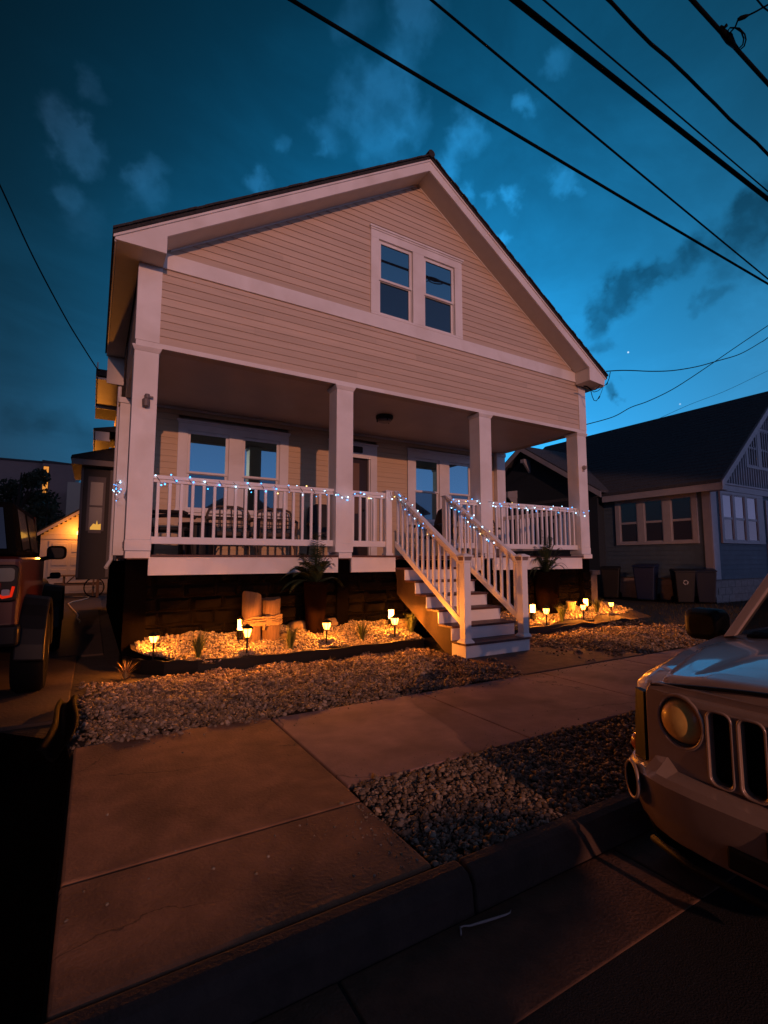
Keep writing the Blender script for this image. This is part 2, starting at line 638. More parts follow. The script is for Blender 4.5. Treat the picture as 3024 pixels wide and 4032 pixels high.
# sidewalk slabs
m = MB()
xs = [-6.2, -4.7, -3.2, -1.7]
for a, b in zip(xs[:-1], xs[1:]):
    m.box(a + .006, b - .006, 2.655, 4.06, -.1, 0)
xs = [1.327, 2.817, 4.4954, 6.0, 7.5, 9.0, 10.5, 12, 13.5, 15, 16.5, 18, 19.5, 21]
for a, b in zip(xs[:-1], xs[1:]):
    m.box(a + .006, b - .006, 2.648, 4.055, -.1, 0)
struct(m.build('sidewalk', CONC, bevel=.008))
m = MB()
m.box(-.045, 1.318, 2.468, 4.13, -.1, .001)
m.box(-.05, 1.315, 1.81, 2.452, -.1, .000)
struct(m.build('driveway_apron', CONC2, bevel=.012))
m = MB()
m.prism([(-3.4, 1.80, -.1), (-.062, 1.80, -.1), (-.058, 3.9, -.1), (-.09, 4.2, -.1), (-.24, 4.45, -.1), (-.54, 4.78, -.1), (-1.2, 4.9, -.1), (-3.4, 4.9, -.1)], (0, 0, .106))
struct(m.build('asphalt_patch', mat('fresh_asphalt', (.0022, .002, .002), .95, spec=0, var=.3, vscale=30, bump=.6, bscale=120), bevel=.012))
m = MB()
m.hexa([(4.25, 4.07, -.1), (6.6, 4.07, -.1), (5.9, 5.3, -.1), (4.3, 5.3, -.1), (4.25, 4.07, .006), (6.6, 4.07, .006), (5.9, 5.3, .006), (4.3, 5.3, .006)])
struct(m.build('path', mat('path_concrete', (.11, .065, .05), .95, var=.3, vscale=7, bump=.5, bscale=40), bevel=.006))
m = MB()
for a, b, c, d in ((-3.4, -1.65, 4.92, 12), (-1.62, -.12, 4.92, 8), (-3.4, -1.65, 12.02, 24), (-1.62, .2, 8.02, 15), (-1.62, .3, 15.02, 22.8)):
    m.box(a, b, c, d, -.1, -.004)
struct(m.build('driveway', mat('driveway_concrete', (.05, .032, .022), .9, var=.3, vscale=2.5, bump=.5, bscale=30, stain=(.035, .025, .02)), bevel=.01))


def bedz(x, y):
    t = min(1, max(0, (y - 6.05) / .9))
    return .115 + .2 * t + .018 * math.sin(x * 5.1 + y * 3) + .012 * math.sin(x * 11 - y * 9)


# ---- pebbles
ICO = np.array([(0, 0, -1), (.7236, -.5257, -.4472), (-.2764, -.8506, -.4472), (-.8944, 0, -.4472), (-.2764, .8506, -.4472),
                (.7236, .5257, -.4472), (.2764, -.8506, .4472), (-.7236, -.5257, .4472), (-.7236, .5257, .4472), (.2764, .8506, .4472), (.8944, 0, .4472), (0, 0, 1)])
ICF = np.array([(0, 1, 2), (1, 0, 5), (0, 2, 3), (0, 3, 4), (0, 4, 5), (1, 5, 10), (2, 1, 6), (3, 2, 7), (4, 3, 8), (5, 4, 9),
                (1, 10, 6), (2, 6, 7), (3, 7, 8), (4, 8, 9), (5, 9, 10), (6, 10, 11), (7, 6, 11), (8, 7, 11), (9, 8, 11), (10, 9, 11)])


def pebbles(name, pts, sizes, material, smoothf=False):
    n = len(pts)
    P = np.array(pts)
    S = np.array(sizes)[:, None] * rng.uniform(.65, 1.25, (n, 3)) * np.array([1, .85, .62])
    V = ICO[None] + rng.normal(0, .16, (n, 12, 3))
    V = V * S[:, None, :]
    a = rng.uniform(0, 2 * PI, n)
    tl = rng.normal(0, .45, n)
    ct, st = np.cos(tl)[:, None], np.sin(tl)[:, None]
    x, z = V[..., 0] * ct - V[..., 2] * st, V[..., 0] * st + V[..., 2] * ct
    y = V[..., 1]
    c, s = np.cos(a)[:, None], np.sin(a)[:, None]
    V = np.stack([x * c - y * s, x * s + y * c, z], -1) + P[:, None, :]
    F = (ICF[None] + (np.arange(n) * 12)[:, None, None]).reshape(-1, 3)
    me = bpy.data.meshes.new(name)
    me.vertices.add(n * 12)
    me.vertices.foreach_set('co', V.reshape(-1).astype(np.float32))
    me.loops.add(len(F) * 3)
    me.loops.foreach_set('vertex_index', F.reshape(-1).astype(np.int32))
    me.polygons.add(len(F))
    me.polygons.foreach_set('loop_start', np.arange(0, len(F) * 3, 3, dtype=np.int32))
    me.update(calc_edges=True)
    me.validate()
    if smoothf:
        me.polygons.foreach_set('use_smooth', [True] * len(me.polygons))
    me.materials.append(material)
    o = bpy.data.objects.new(name, me)
    COL.objects.link(o)
    o['kind'] = 'stuff'
    return o


def scatter(n, x0, x1, y0, y1, zf, s0, s1, keep=None):
    pts, sz = [], []
    for _ in range(n):
        x, y = random.uniform(x0, x1), random.uniform(y0, y1)
        if keep and not keep(x, y):
            continue
        s = random.uniform(s0, s1) * random.choice((.55, .75, .9, 1, 1, 1.2, 1.5))
        pts.append((x, y, zf(x, y) + random.uniform(-.4, .8) * s))
        sz.append(s)
    return pts, sz


def yardz(x, y):
    return -.006 + .02 * math.sin(x * 4.3 + 2 * y) * math.sin(y * 7.1 - x * 1.3) + .012 * math.sin(x * 9.7 - y * 5) + .006 * math.sin(x * 17 + y * 13)


def yk(x, y):
    if x < .55 and y > 6.5 - 0.0:
        return False
    if x < 1.2 and y > 5.95 + .45 * (1.2 - x):
        return False
    if x < .15:
        return random.random() < max(0, 1 - (.15 - x) * 4) * (1 if y < 5.6 else .5)
    if 4.25 < x < 5.6 and y > 4.9:
        return False
    if x > 4.15 and y < 5.05:
        e = 4.15 + .35 * (y - 4.1)
        return random.random() < max(0, 1 - (x - e) * 5)
    return y > 4.05 + .03 * math.sin(x * 9)


p1, s1 = scatter(33000, -.25, 4.9, 4.04, 6.1, yardz, .010, .019, yk)


def rk(x, y):
    e = 5.65 + .9 * (5.2 - y)
    if x < e and y < 5.2:
        return random.random() < .25
    lim = 9.2 + .5 * math.sin(y * 5)
    return x < lim or random.random() < .35 - (x - lim) * .3


p2, s2 = scatter(19000, 5.45, 10.3, 4.12, 6.42, yardz, .012, .022, rk)
pebbles('gravel', p1 + p2, s1 + s2, PEB)
p3, s3 = scatter(19000, 1.335, 5.2, 1.79, 2.645, lambda x, y: -.012 + .008 * math.sin(7 * x + 4 * y),   .0085, .017,
                 lambda x, y: not (x > 3.2 and random.random() < .5))
pebbles('gravel_strip', p3, s3, PEB)
m = MB()
for (xa, xb) in ((.45, 4.32), (5.45, 10.1)):
    nx, ny = 60, 14
    for i in range(nx):
        for j in range(ny):
            q = []
            for a, b in ((i, j), (i + 1, j), (i + 1, j + 1), (i, j + 1)):
                x, y = xa + (xb - xa) * a / nx, 6.05 + (7.05 - 6.05) * b / ny
                if xa < 1 and x < 1.15:
                    y = max(y, min(7.05, 6.1 + .9 * (1.15 - x) ** 1.5))
                q.append((x, y, bedz(x, y) - .012))
            m.quad(*q)
struct(m.build('planting_bed_soil', SOIL, fix=False))


def bk(x, y):
    if x < 1.15 and y < 6.1 + .9 * (1.15 - x) ** 1.5 + .02:
        return False
    return True


p4, s4 = scatter(14000, .5, 4.3, 6.06, 6.99, bedz, .010, .018, bk)
p5, s5 = scatter(12500, 5.48, 10.0, 6.08 + .06, 6.99, bedz, .011, .019, lambda x, y: y > 6.08 + .075 * (x - 5.5))
pebbles('bed_gravel', p4 + p5, s4 + s5, PEBB)
# loose stones on the apron
pts = [(*on_z(x * 1.8228, y * 1.8228)[:2], .005) for x, y in ((744, 1671), (235, 1718), (1148, 1592), (860, 1790))] if False else []
for x, y, s in ((1340, 3163, .016), (422, 3208, .010), (840, 3420, .008), (1010, 3440, .008), (1145, 3420, .007), (420, 3560, .008), (260, 3625, .010),
                (1180, 3250, .007), (330, 3510, .007), (1315, 3256, .008), (1400, 3236, .007), (690, 3350, .006), (585, 3460, .006)):
    v = on_z(x, y, .003)
    pts.append((v.x, v.y, .003)); 
    rng_s = s
    s3.append(s)
for _ in range(420):      # grit kicked out of the gravel onto the slabs
    e = random.choice((0, 0, 1, 2))
    off_ = random.expovariate(6)
    x = random.uniform(1.4, 6) if e else random.uniform(.1, 6)
    y = (4.05 - off_ * .6) if e == 0 else (2.66 + off_ * .5 if e == 1 else random.uniform(1.85, 2.44))
    if e == 2:
        x = 1.3 - off_ * .6
    if 2.66 < y < 4.05 or x < 1.3:
        pts.append((x, y, .003))
        s3.append(random.choice((.003, .004, .005, .008)))
o = pebbles('loose_stones', pts, s3[-len(pts):], PEBB)

# black bed edging
for nm, path, lab in (('bed_edging', [(.36, 7.0), (.42, 6.72), (.56, 6.47), (.78, 6.27), (1.12, 6.12), (1.7, 6.02), (2.6, 5.99), (3.5, 6.02), (4.25, 6.04), (4.28, 6.2)],
                       'black plastic edging curving round the larger gravel bed under the porch'),
                      ('bed_edging', [(5.47, 6.04), (6.5, 6.06), (7.5, 6.12), (8.5, 6.24), (9.4, 6.36), (10.05, 6.40), (10.1, 6.55)],
                       'black plastic edging in front of the gravel bed with the tall fern pot')):
    m = MB()
    n = len(path)
    pp = []
    for i in range(n - 1):
        for k in range(6):
            t = k / 6
            pp.append((path[i][0] * (1 - t) + path[i + 1][0] * t, path[i][1] * (1 - t) + path[i + 1][1] * t))
    pp.append(path[-1])
    rings = []
    for i, (x, y) in enumerate(pp):
        a, b = pp[max(0, i - 1)], pp[min(len(pp) - 1, i + 1)]
        d = Vector((b[0] - a[0], b[1] - a[1])).normalized()
        nx, ny = d.y * .022, -d.x * .022
        h = .135 + .006 * math.sin(i * 1.3)
        rings.append([(x + nx, y + ny, -.03), (x - nx, y - ny, -.03), (x - nx, y - ny, h), (x + nx, y + ny, h)])
    m.loft(rings)
    tag(m.build(nm, BLACK, bevel=.006), lab, 'edging')

# ================================================================== THE HOUSE
HX0, HX1, XC = .343, 9.25, 4.76
house = thing('house', 'cream clapboard house with gabled front porch, white railings and stairs', 'house', (4.8, YF, 0))


def P_(mb, name, ma, parent=None, **k):
    return mb.build(name, ma, parent or house, **k)


SL = .653


def roofz(x, top=8.33):
    return top - SL * abs(x - XC)


def siding(mb, z0, z1, xr, Y, e=.108, cuts=(), t=.014):
    z = z0
    while z < z1 - .005:
        zt = min(z + e, z1)
        xl0, xr0 = xr(z)
        xl1, xr1 = xr(zt)
        ivs = [(xl0, xr0, xl1, xr1)]
        for (ca, cb, cz0, cz1) in cuts:
            if zt > cz0 + .01 and z < cz1 - .01:
                nv = []
                for (a, b, c, d) in ivs:
                    if cb <= min(a, c) or ca >= max(b, d):
                        nv.append((a, b, c, d))
                        continue
                    if a < ca:
                        nv.append((a, ca, c, ca))
                    if b > cb:
                        nv.append((cb, b, cb, d))
                ivs = nv
        for (a, b, c, d) in ivs:
            if b - a < .005:
                continue
            cutsx = []
            q = a + random.uniform(.8, 3.6)
            while q < b - .3:
                cutsx.append(q)
                q += random.uniform(2.2, 3.7)
            xs_ = [a] + cutsx + [b]
            for k in range(len(xs_) - 1):
                p0, p1 = xs_[k] + (.0015 if k else 0), xs_[k + 1] - (.0015 if k < len(xs_) - 2 else 0)
                u0, u1 = (c if k == 0 else p0), (d if k == len(xs_) - 2 else p1)
                u0, u1 = max(u0, min(c, d)), min(u1, max(c, d))
                j0, j1 = random.uniform(-.0022, .0022), random.uniform(-.0022, .0022)
                mb.add([(p0, Y, z + j0), (p1, Y, z + j1), (p1, Y - t, z + j1), (p0, Y - t, z + j0), (u1, Y - .002, zt), (u0, Y - .002, zt), (p0, Y - t, z + .012 + j0), (p1, Y - t, z + .012 + j1)],
                       [(0, 1, 2, 3), (3, 2, 7, 6), (6, 7, 4, 5)])
        z = zt


# gable and the band of clapboards over the porch
GW = (3.79, 5.755, 5.3, 6.95)
m = MB()
siding(m, 4.12, 5.19, lambda z: (.62, 9.02), YF)
siding(m, 5.385, 8.06, lambda z: (max(.40, XC - (8.09 - z) / SL), min(9.2, XC + (8.09 - z) / SL)), YF, cuts=[GW])
P_(m, 'gable_siding', SIDING, fix=False)
m = MB()      # solid wall behind the boards
m.box(.36, 9.23, YF + .002, YF + .22, 4.075, 5.30)
m.xz([(.5, 5.30), (3.9, 5.30), (3.9, 7.538)], YF + .002, YF + .12)
m.box(3.9, 5.64, YF + .002, YF + .12, 5.30, 5.42)
m.xz([(3.9, 6.76), (5.64, 6.76), (5.64, 7.525), (XC, 8.1), (3.9, 7.538)], YF + .002, YF + .12)
m.xz([(5.64, 5.3), (9.05, 5.3), (5.64, 7.525)], YF + .002, YF + .12)
m.box(.36, .58, YF + .22, 9.44, 4.075, 5.2)
m.box(9.03, 9.23, YF + .22, 9.44, 4.075, 5.2)
P_(m, 'gable_wall', SIDING)
m = MB()
m.box(.335, 9.255, YF - .026, YF + .002, 5.19, 5.385)                 # frieze board
m.box(.33, 9.26, YF - .034, YF - .0, 5.165, 5.19)
m.box(.345, 9.245, YF - .02, YF + .001, 4.055, 4.118)                # lower trim
m.box(.343, .62, YF - .024, YF + .001, 4.12, 5.19)                    # corner boards
m.box(9.02, 9.25, YF - .024, YF + .001, 4.12, 5.19)
m.box(.335, .343, YF - .024, YF + .2, 4.12, 5.15)
for s in (-1, 1):                                                       # trim where wall meets soffit
    xa = XC + s * 4.05
    m.prism([(XC, YF - .02, 8.115), (xa, YF - .02, 8.115 - SL * 4.05), (xa, YF - .02, 8.07 - SL * 4.05), (XC, YF - .02, 8.07)], (0, .018, 0))
P_(m, 'frieze_board', TRIM)

# roof
m = MB()
th = .07
for s, xe, y0, y1 in ((-1, .02, 6.395, 10.4), (1, 9.47, 6.395, 16.3), (-1, .36, 10.4, 16.3)):
    m.prism([(XC, y0, 8.36), (xe, y0, 8.36 - SL * abs(xe - XC)), (xe, y0, 8.36 - SL * abs(xe - XC) - th), (XC, y0, 8.36 - th)], (0, y1 - y0, 0))
for s in (-1, 1):      # ragged shingle ends along the rake
    xe = .02 if s < 0 else 9.47
    L = abs(xe - XC)
    n = 46
    for i in range(n):
        a, b = L * i / n, L * (i + 1) / n
        o_ = random.uniform(.004, .02)
        z = lambda q: 8.372 - SL * q
        m.prism([(XC + s * a, 6.38 - o_, z(a)), (XC + s * b, 6.38 - o_, z(b)), (XC + s * b, 6.38 - o_, z(b) - .03), (XC + s * a, 6.38 - o_, z(a) - .03)], (0, .03, 0))
m.tube([(XC, 6.36, 8.365), (XC, 16.3, 8.365)], .07, 8)
P_(m, 'roof', SHINGLE)
# rake boards with boxed returns
YO = 6.425
m = MB()
ins = lambda x: 8.087 - SL * abs(x - XC)
m.xz([(.045, 5.275), (.05, 5.15), (.625, 5.155), (.625, ins(.625)), (XC, 8.087), (XC, 8.295)], YO, YO + .03)
m.xz([(XC, 8.295), (XC, 8.087), (8.925, ins(8.925)), (8.925, 5.10), (9.40, 5.06), (9.44, 5.235)], YO, YO + .03)
for s, xe in ((-1, .03), (1, 9.455)):      # drip moulding along the top
    L = abs(xe - XC)
    m.prism([(XC, YO - .018, 8.295), (xe, YO - .018, 8.295 - SL * L), (xe, YO - .018, 8.255 - SL * L), (XC, YO - .018, 8.255)], (0, .018, 0))
m.box(.045, .068, YO + .03, 10.38, 5.14, 5.27)
m.box(9.41, 9.435, YO + .03, 16.2, 5.05, 5.22)
P_(m, 'rake_board', TRIM, bevel=.004)
m = MB()
for s, xa in ((-1, .63), (1, 8.92)):
    L = abs(xa - XC)
    m.prism([(XC, YO + .03, 8.12), (xa, YO + .03, 8.12 - SL * L), (xa, YO + .03, 8.09 - SL * L), (XC, YO + .03, 8.09)], (0, YF - YO - .052, 0))
m.xz([(.07, 5.16), (.62, 5.16), (.62, ins(.62) + .02), (.07, 5.26)], YO + .03, YF - .03)
m.xz([(9.40, 5.09), (8.93, 5.105), (8.93, ins(8.93) + .02), (9.40, 5.2)], YO + .03, YF - .03)
m.box(.07, .34, YF - .03, 10.38, 5.16, 5.18)
m.box(.07, .36, 10.36, 10.4, 4.62, 5.16)  # end board added to keep the side lamp's light off the main soffit
m.box(9.25, 9.41, YF - .03, 16.2, 5.09, 5.11)
P_(m, 'soffit', SOFFIT)
# porch ceiling
m = MB()
m.box(.58, 9.03, YF + .22, 9.44, 4.08, 4.12)
P_(m, 'porch_ceiling', CEIL)
# body of the house
BY = 9.45
m = MB()
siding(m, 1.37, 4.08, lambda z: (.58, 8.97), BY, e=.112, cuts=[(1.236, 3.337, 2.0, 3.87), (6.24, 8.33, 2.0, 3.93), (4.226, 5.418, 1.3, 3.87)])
P_(m, 'front_wall_siding', SIDING_WARMLIT, fix=False)
m = MB()
m.box(.36, 9.22, BY + .13, 16, 1.28, 5.3)
m.xz([(.4, 5.3), (9.1, 5.3), (XC, 8.1)], YF + .2, 16)
P_(m, 'house_wall', SIDING)
m = MB()
z = 1.45
while z < 5.1:           # left side clapboards, seen edge on
    m.add([(.36, BY, z), (.36, 16, z), (.346, 16, z), (.346, BY, z), (.358, 16, z + .112), (.358, BY, z + .112)], [(0, 1, 2, 3), (3, 2, 4, 5)])
    z += .112
P_(m, 'side_wall_siding', SIDING, fix=False)
for xa, xb in ((.283, .575), (8.975, 9.265)):      # corner pilasters at the back of the porch
    m = MB()
    m.box(xa, xb, BY - .13, BY + .16, 1.37, 3.98)
    m.box(xa - .02, xb + .02, BY - .15, BY + .18, 3.98, 4.078)
    P_(m, 'corner_pilaster', TRIM, bevel=.005)
m = MB()
m.box(.60, 8.95, BY - .035, BY - .016, 4.03, 4.078)
P_(m, 'ceiling_moulding', TRIM)

# porch columns
for xa, xb in ((.335, .625), (3.195, 3.485), (6.15, 6.44), (8.955, 9.245)):
    m = MB()
    m.box(xa, xb, YF, YF + .29, 1.545, 3.995)
    m.box(xa - .006, xb + .006, YF - .006, YF + .296, 1.41, 1.545)
    m.add([(xa - .004, YF - .004, 3.985), (xb + .004, YF - .004, 3.985), (xb + .004, YF + .294, 3.985), (xa - .004, YF + .294, 3.985),
           (xa - .03, YF - .03, 4.035), (xb + .03, YF - .03, 4.035), (xb + .03, YF + .32, 4.035), (xa - .03, YF + .32, 4.035)],
          [(3, 2, 1, 0), (4, 5, 6, 7), (0, 1, 5, 4), (1, 2, 6, 5), (2, 3, 7, 6), (3, 0, 4, 7)])
    m.box(xa - .03, xb + .03, YF - .03, YF + .32, 4.035, 4.054)
    P_(m, 'porch_column', TRIM, bevel=.005)
    m = MB()
    w = 0 if xa < 1 or xa > 8 else .03
    m.box(xa + w + .003, xb - w - .003, YF - .045, YF + .28, 1.315, 1.405)
    P_(m, 'column_plinth', TRIM, bevel=.006)
    m = MB()
    m.box(xa + w + .02, xb - w - .02, YF + .03, YF + .3, -.05, 1.312)
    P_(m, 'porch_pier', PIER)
# porch floor, skirt, foundation
m = MB()
m.box(.36, 9.23, YF + .002, BY, 1.30, 1.362)
for a, b in ((.63, 3.225), (3.46, 4.25), (5.47, 6.18), (6.42, 8.95)):
    m.box(a, b, YF - .05, YF + .002, 1.335, 1.362)
m.box(4.25, 5.47, YF - .045, YF + .002, 1.335, 1.362)
P_(m, 'porch_floor', DECK, bevel=.004)
for a, b in ((.605, 3.228), (3.455, 4.262), (5.46, 6.18), (6.42, 8.93)):
    m = MB()
    m.box(a, b, YF - .022, YF + .03, 1.10, 1.333)
    P_(m, 'skirt_board', TRIM, bevel=.004)
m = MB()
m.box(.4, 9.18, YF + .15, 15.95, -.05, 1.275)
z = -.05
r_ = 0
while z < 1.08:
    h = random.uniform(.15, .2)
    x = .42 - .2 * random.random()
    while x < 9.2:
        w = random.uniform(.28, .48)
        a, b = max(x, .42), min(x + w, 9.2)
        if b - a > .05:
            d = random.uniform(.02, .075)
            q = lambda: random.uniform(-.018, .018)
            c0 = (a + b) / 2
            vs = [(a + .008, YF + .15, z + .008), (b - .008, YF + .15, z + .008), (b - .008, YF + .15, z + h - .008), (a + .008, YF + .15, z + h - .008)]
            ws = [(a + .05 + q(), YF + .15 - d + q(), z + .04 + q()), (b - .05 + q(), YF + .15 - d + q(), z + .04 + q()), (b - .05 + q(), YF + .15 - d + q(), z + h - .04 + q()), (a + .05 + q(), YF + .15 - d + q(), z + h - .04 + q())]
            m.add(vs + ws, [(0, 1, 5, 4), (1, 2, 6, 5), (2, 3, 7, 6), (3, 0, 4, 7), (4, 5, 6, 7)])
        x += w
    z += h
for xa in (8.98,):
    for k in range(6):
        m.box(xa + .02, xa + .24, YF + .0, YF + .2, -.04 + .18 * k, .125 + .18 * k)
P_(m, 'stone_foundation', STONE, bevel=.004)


# ---- windows
def hung(parent, x0, x1, z0, z1, Y, split=.46, upper=GLASS, lower=SCREEN, depth=.07):
    zm = z0 + (z1 - z0) * split
    f = .045
    for (za, zb, yy, pm) in ((zm, z1, Y + .012, upper), (z0, zm + .035, Y + .040, lower)):
        m = MB()
        m.box(x0, x0 + f, yy, yy + .028, za, zb)
        m.box(x1 - f, x1, yy, yy + .028, za, zb)
        m.box(x0 + f, x1 - f, yy, yy + .028, zb - f, zb)
        m.box(x0 + f, x1 - f, yy, yy + .028, za, za + f * .9)
        sh = m.build('sash', TRIM, parent, bevel=.004)
        m = MB()
        m.box(x0 + f - .002, x1 - f + .002, yy + .016, yy + .022, za + f * .9 - .002, zb - f + .002)
        m.build('pane', pm, parent)


def casing(x0, x1, z0, z1, Y, ops, head=.17, proud=.032, sill=True, crown=True):
    m = MB()
    y0, y1 = Y - proud, Y + .001
    oz0, oz1 = min(o[2] for o in ops), max(o[3] for o in ops)
    xs = [x0] + [v for o in ops for v in o[:2]] + [x1]
    for i in range(0, len(xs), 2):
        m.box(xs[i], xs[i + 1], y0, y1, oz0, oz1)
    m.box(x0, x1, y0, y1, oz1, z1 - .035)
    if z0 < oz0:
        m.box(x0, x1, y0, y1, z0, oz0)
    if crown:
        m.box(x0 - .03, x1 + .03, y0 - .03, y1, z1 - .035, z1)
        m.box(x0 - .012, x1 + .012, y0 - .014, y1, z1 - .065, z1 - .035)
    if sill:
        m.box(x0 - .02, x1 + .02, y0 - .03, y1, oz0 - .045, oz0)
    for (a, b, c, d) in ops:       # inner stop
        m.box(a, a + .012, Y + .002, Y + .08, c, d)
        m.box(b - .012, b, Y + .002, Y + .08, c, d)
        m.box(a, b, Y + .002, Y + .08, d - .012, d)
        m.box(a, b, Y + .002, Y + .08, c, c + .012)
    w = m.build('window', TRIM, house, bevel=.004)
    for (a, b, c, d) in ops:
        hung(w, a + .012, b - .012, c + .012, d - .012, Y - .01)
    return w


casing(3.79, 5.755, 5.385, 6.95, YF, [(3.945, 4.64, 5.425, 6.75), (4.885, 5.585, 5.425, 6.75)], sill=False)
casing(1.236, 3.337, 2.1, 3.865, BY, [(1.40, 2.15, 2.2, 3.675), (2.407, 3.155, 2.2, 3.675)])
casing(6.25, 8.33, 2.1, 3.91, BY, [(6.448, 7.178, 2.2, 3.70), (7.451, 8.171, 2.2, 3.70)])
# front door
m = MB()
m.box(4.226, 4.39, BY - .032, BY, 1.362, 3.83)
m.box(5.255, 5.418, BY - .032, BY, 1.362, 3.83)
m.box(4.39, 5.255, BY - .032, BY, 3.53, 3.83)
m.box(4.2, 5.445, BY - .06, BY, 3.83, 3.868)
m.box(4.36, 4.39, BY, BY + .1, 1.362, 3.53)
m.box(5.225, 5.255, BY, BY + .1, 1.362, 3.53)
door = P_(m, 'front_door', TRIM, bevel=.004)
m = MB()
m.box(4.39, 5.225, BY + .06, BY + .10, 1.362, 3.53)
m.box(4.5, 4.95, BY + .045, BY + .06, 2.5, 3.3)
m.build('door_leaf', mat('dark_door', (.03, .018, .013), .35), door)
m = MB()
m.box(4.42, 5.0, BY + .035, BY + .043, 2.3, 3.42)
m.build('door_window', mat('door_reveal', (.16, .09, .05), .5), door)
m = MB()
m.lathe([(.0, -.05), (.025, -.05), (.03, -.02), (.012, 0)], (5.12, BY + .05, 2.38), 10, axis='y')
m.build('door_handle', DARKM, door)
m = MB()
m.xz([(4.62, 3.655), (4.64, 3.64), (5.02, 3.64), (5.04, 3.655), (5.04, 3.765), (5.02, 3.78), (4.64, 3.78), (4.62, 3.765)], BY - .055, BY - .034)
P_(m, 'name_plaque', mat('dark_plaque', (.02, .012, .01), .5))
# ceiling light
m = MB()
m.lathe([(.05, 0), (.17, 0), (.17, -.05), (.155, -.075), (.14, -.08)], (4.76, 7.99, 4.08), 24)
lt = P_(m, 'ceiling_light', DARKM, smooth='auto')
m = MB()
m.lathe([(.13, -.078), (.13, -.11), (.1, -.125), (.03, -.13)], (4.76, 7.99, 4.08), 24)
m.build('light_diffuser', mat('frosted_glass', (.25, .2, .18), .4), lt, smooth='auto')
m = MB()
for a in range(3):
    q = a * 2.1 + .4
    m.tube([(4.76 + .145 * math.cos(q), 7.99 + .145 * math.sin(q), 4.0), (4.76 + .14 * math.cos(q), 7.99 + .14 * math.sin(q), 3.96)], .012, 6)
m.build('light_clip', DARKM, lt)
# sensors on the corner columns
m = MB()
m.lathe([(.02, 0), (.045, .01), (.048, .09), (.03, .11)], (.493, YF - .05, 3.24), 12)
m.lathe([(.018, 0), (.03, .01), (.03, .06), (.01, .07)], (.505, YF - .045, 3.345), 10)
m.box(.53, .575, YF - .06, YF - .04, 3.365, 3.385)
m.box(.47, .52, YF - .02, YF, 3.26, 3.4)
P_(m, 'porch_camera', mat('grey_plastic', (.16, .13, .12), .5), smooth='auto')
m = MB()
m.lathe([(.04, 0), (.05, -.03), (.035, -.08), (.01, -.09)], (9.11, YF, 3.285), 10, axis='y')
m.box(9.085, 9.135, YF - .02, YF, 3.2, 3.26)
P_(m, 'porch_sensor', mat('pale_plastic', (.35, .3, .28), .5), smooth='auto')


# ---- porch railings
def rail(xa, xb, ya, yb, posts=True, sp=.142):
    d = Vector((xb - xa, yb - ya, 0))
    L = d.length
    d.normalize()
    w = Vector((-d.y, d.x, 0))

    def bar(mb, t0, t1, hw, z0, z1):
        a = Vector((xa, ya, 0)) + d * t0
        b = Vector((xa, ya, 0)) + d * t1
        mb.hexa([a - w * hw + Vector((0, 0, z0)), b - w * hw + Vector((0, 0, z0)), b + w * hw + Vector((0, 0, z0)), a + w * hw + Vector((0, 0, z0)),
                 a - w * hw + Vector((0, 0, z1)), b - w * hw + Vector((0, 0, z1)), b + w * hw + Vector((0, 0, z1)), a + w * hw + Vector((0, 0, z1))])
    m = MB()
    bar(m, 0, L, .045, 2.345, 2.398)
    bar(m, 0, L, .028, 2.302, 2.345)
    r = P_(m, 'railing', RAILW, bevel=.006)
    m = MB()
    bar(m, 0, L, .034, 1.50, 1.595)
    m.build('bottom_rail', RAILW, r, bevel=.006)
    n = max(2, round(L / sp))
    for i in range(n):
        t = (i + .5) * L / n
        m = MB()
        bar(m, t - .019, t + .019, .019, 1.593, 2.304)
        m.build('baluster', RAILW, r, bevel=.003, segs=1)
    return r


RY = YF + .13
rail(.625, 3.195, RY, RY)
rail(3.485, 4.135, RY, RY)
rail(5.56, 6.15, RY, RY)
rail(6.44, 8.955, RY, RY)
rail(.45, .45, YF + .29, BY - .13)
rail(9.12, 9.12, YF + .29, BY - .13)

# ---- stairs
SX0, SX1, SY, TR, RI = 4.266, 5.457, 5.0876, .2895, .1941
stairs = MB()
for xa in (SX0 + .012, 4.84, SX1 - .055):
    poly = [(SY + .03, -.05)]
    for i in range(6):
        poly += [(SY + .03 + i * TR, (i + 1) * RI - .03), (SY + .03 + (i + 1) * TR - .001, (i + 1) * RI - .03)]
    poly += [(YF - .03, .98), (YF - .03, .74), (SY + .34, -.05)]
    stairs.yz(poly, xa, xa + .043)
st = P_(stairs, 'porch_stairs', STRING)
for i in range(6):
    m = MB()
    m.box(SX0 + .004, SX1 - .004, SY + i * TR, SY + i * TR + .02, i * RI - (0 if i else .02), (i + 1) * RI - .032)
    if i == 0:
        m.box(SX0 + .004, SX0 + .02, SY + .02, SY + TR, -.02, RI - .032)
        m.box(SX1 - .02, SX1 - .004, SY + .02, SY + TR, -.02, RI - .032)
    m.build('riser', RAILW, st, bevel=.003)
    m = MB()
    for k in range(2):
        m.box(SX0 - .01, SX1 + .01, SY - .022 + i * TR + k * .155, SY - .022 + i * TR + k * .155 + .15, (i + 1) * RI - .03, (i + 1) * RI)
    m.build('tread', DECK, st, bevel=.005)


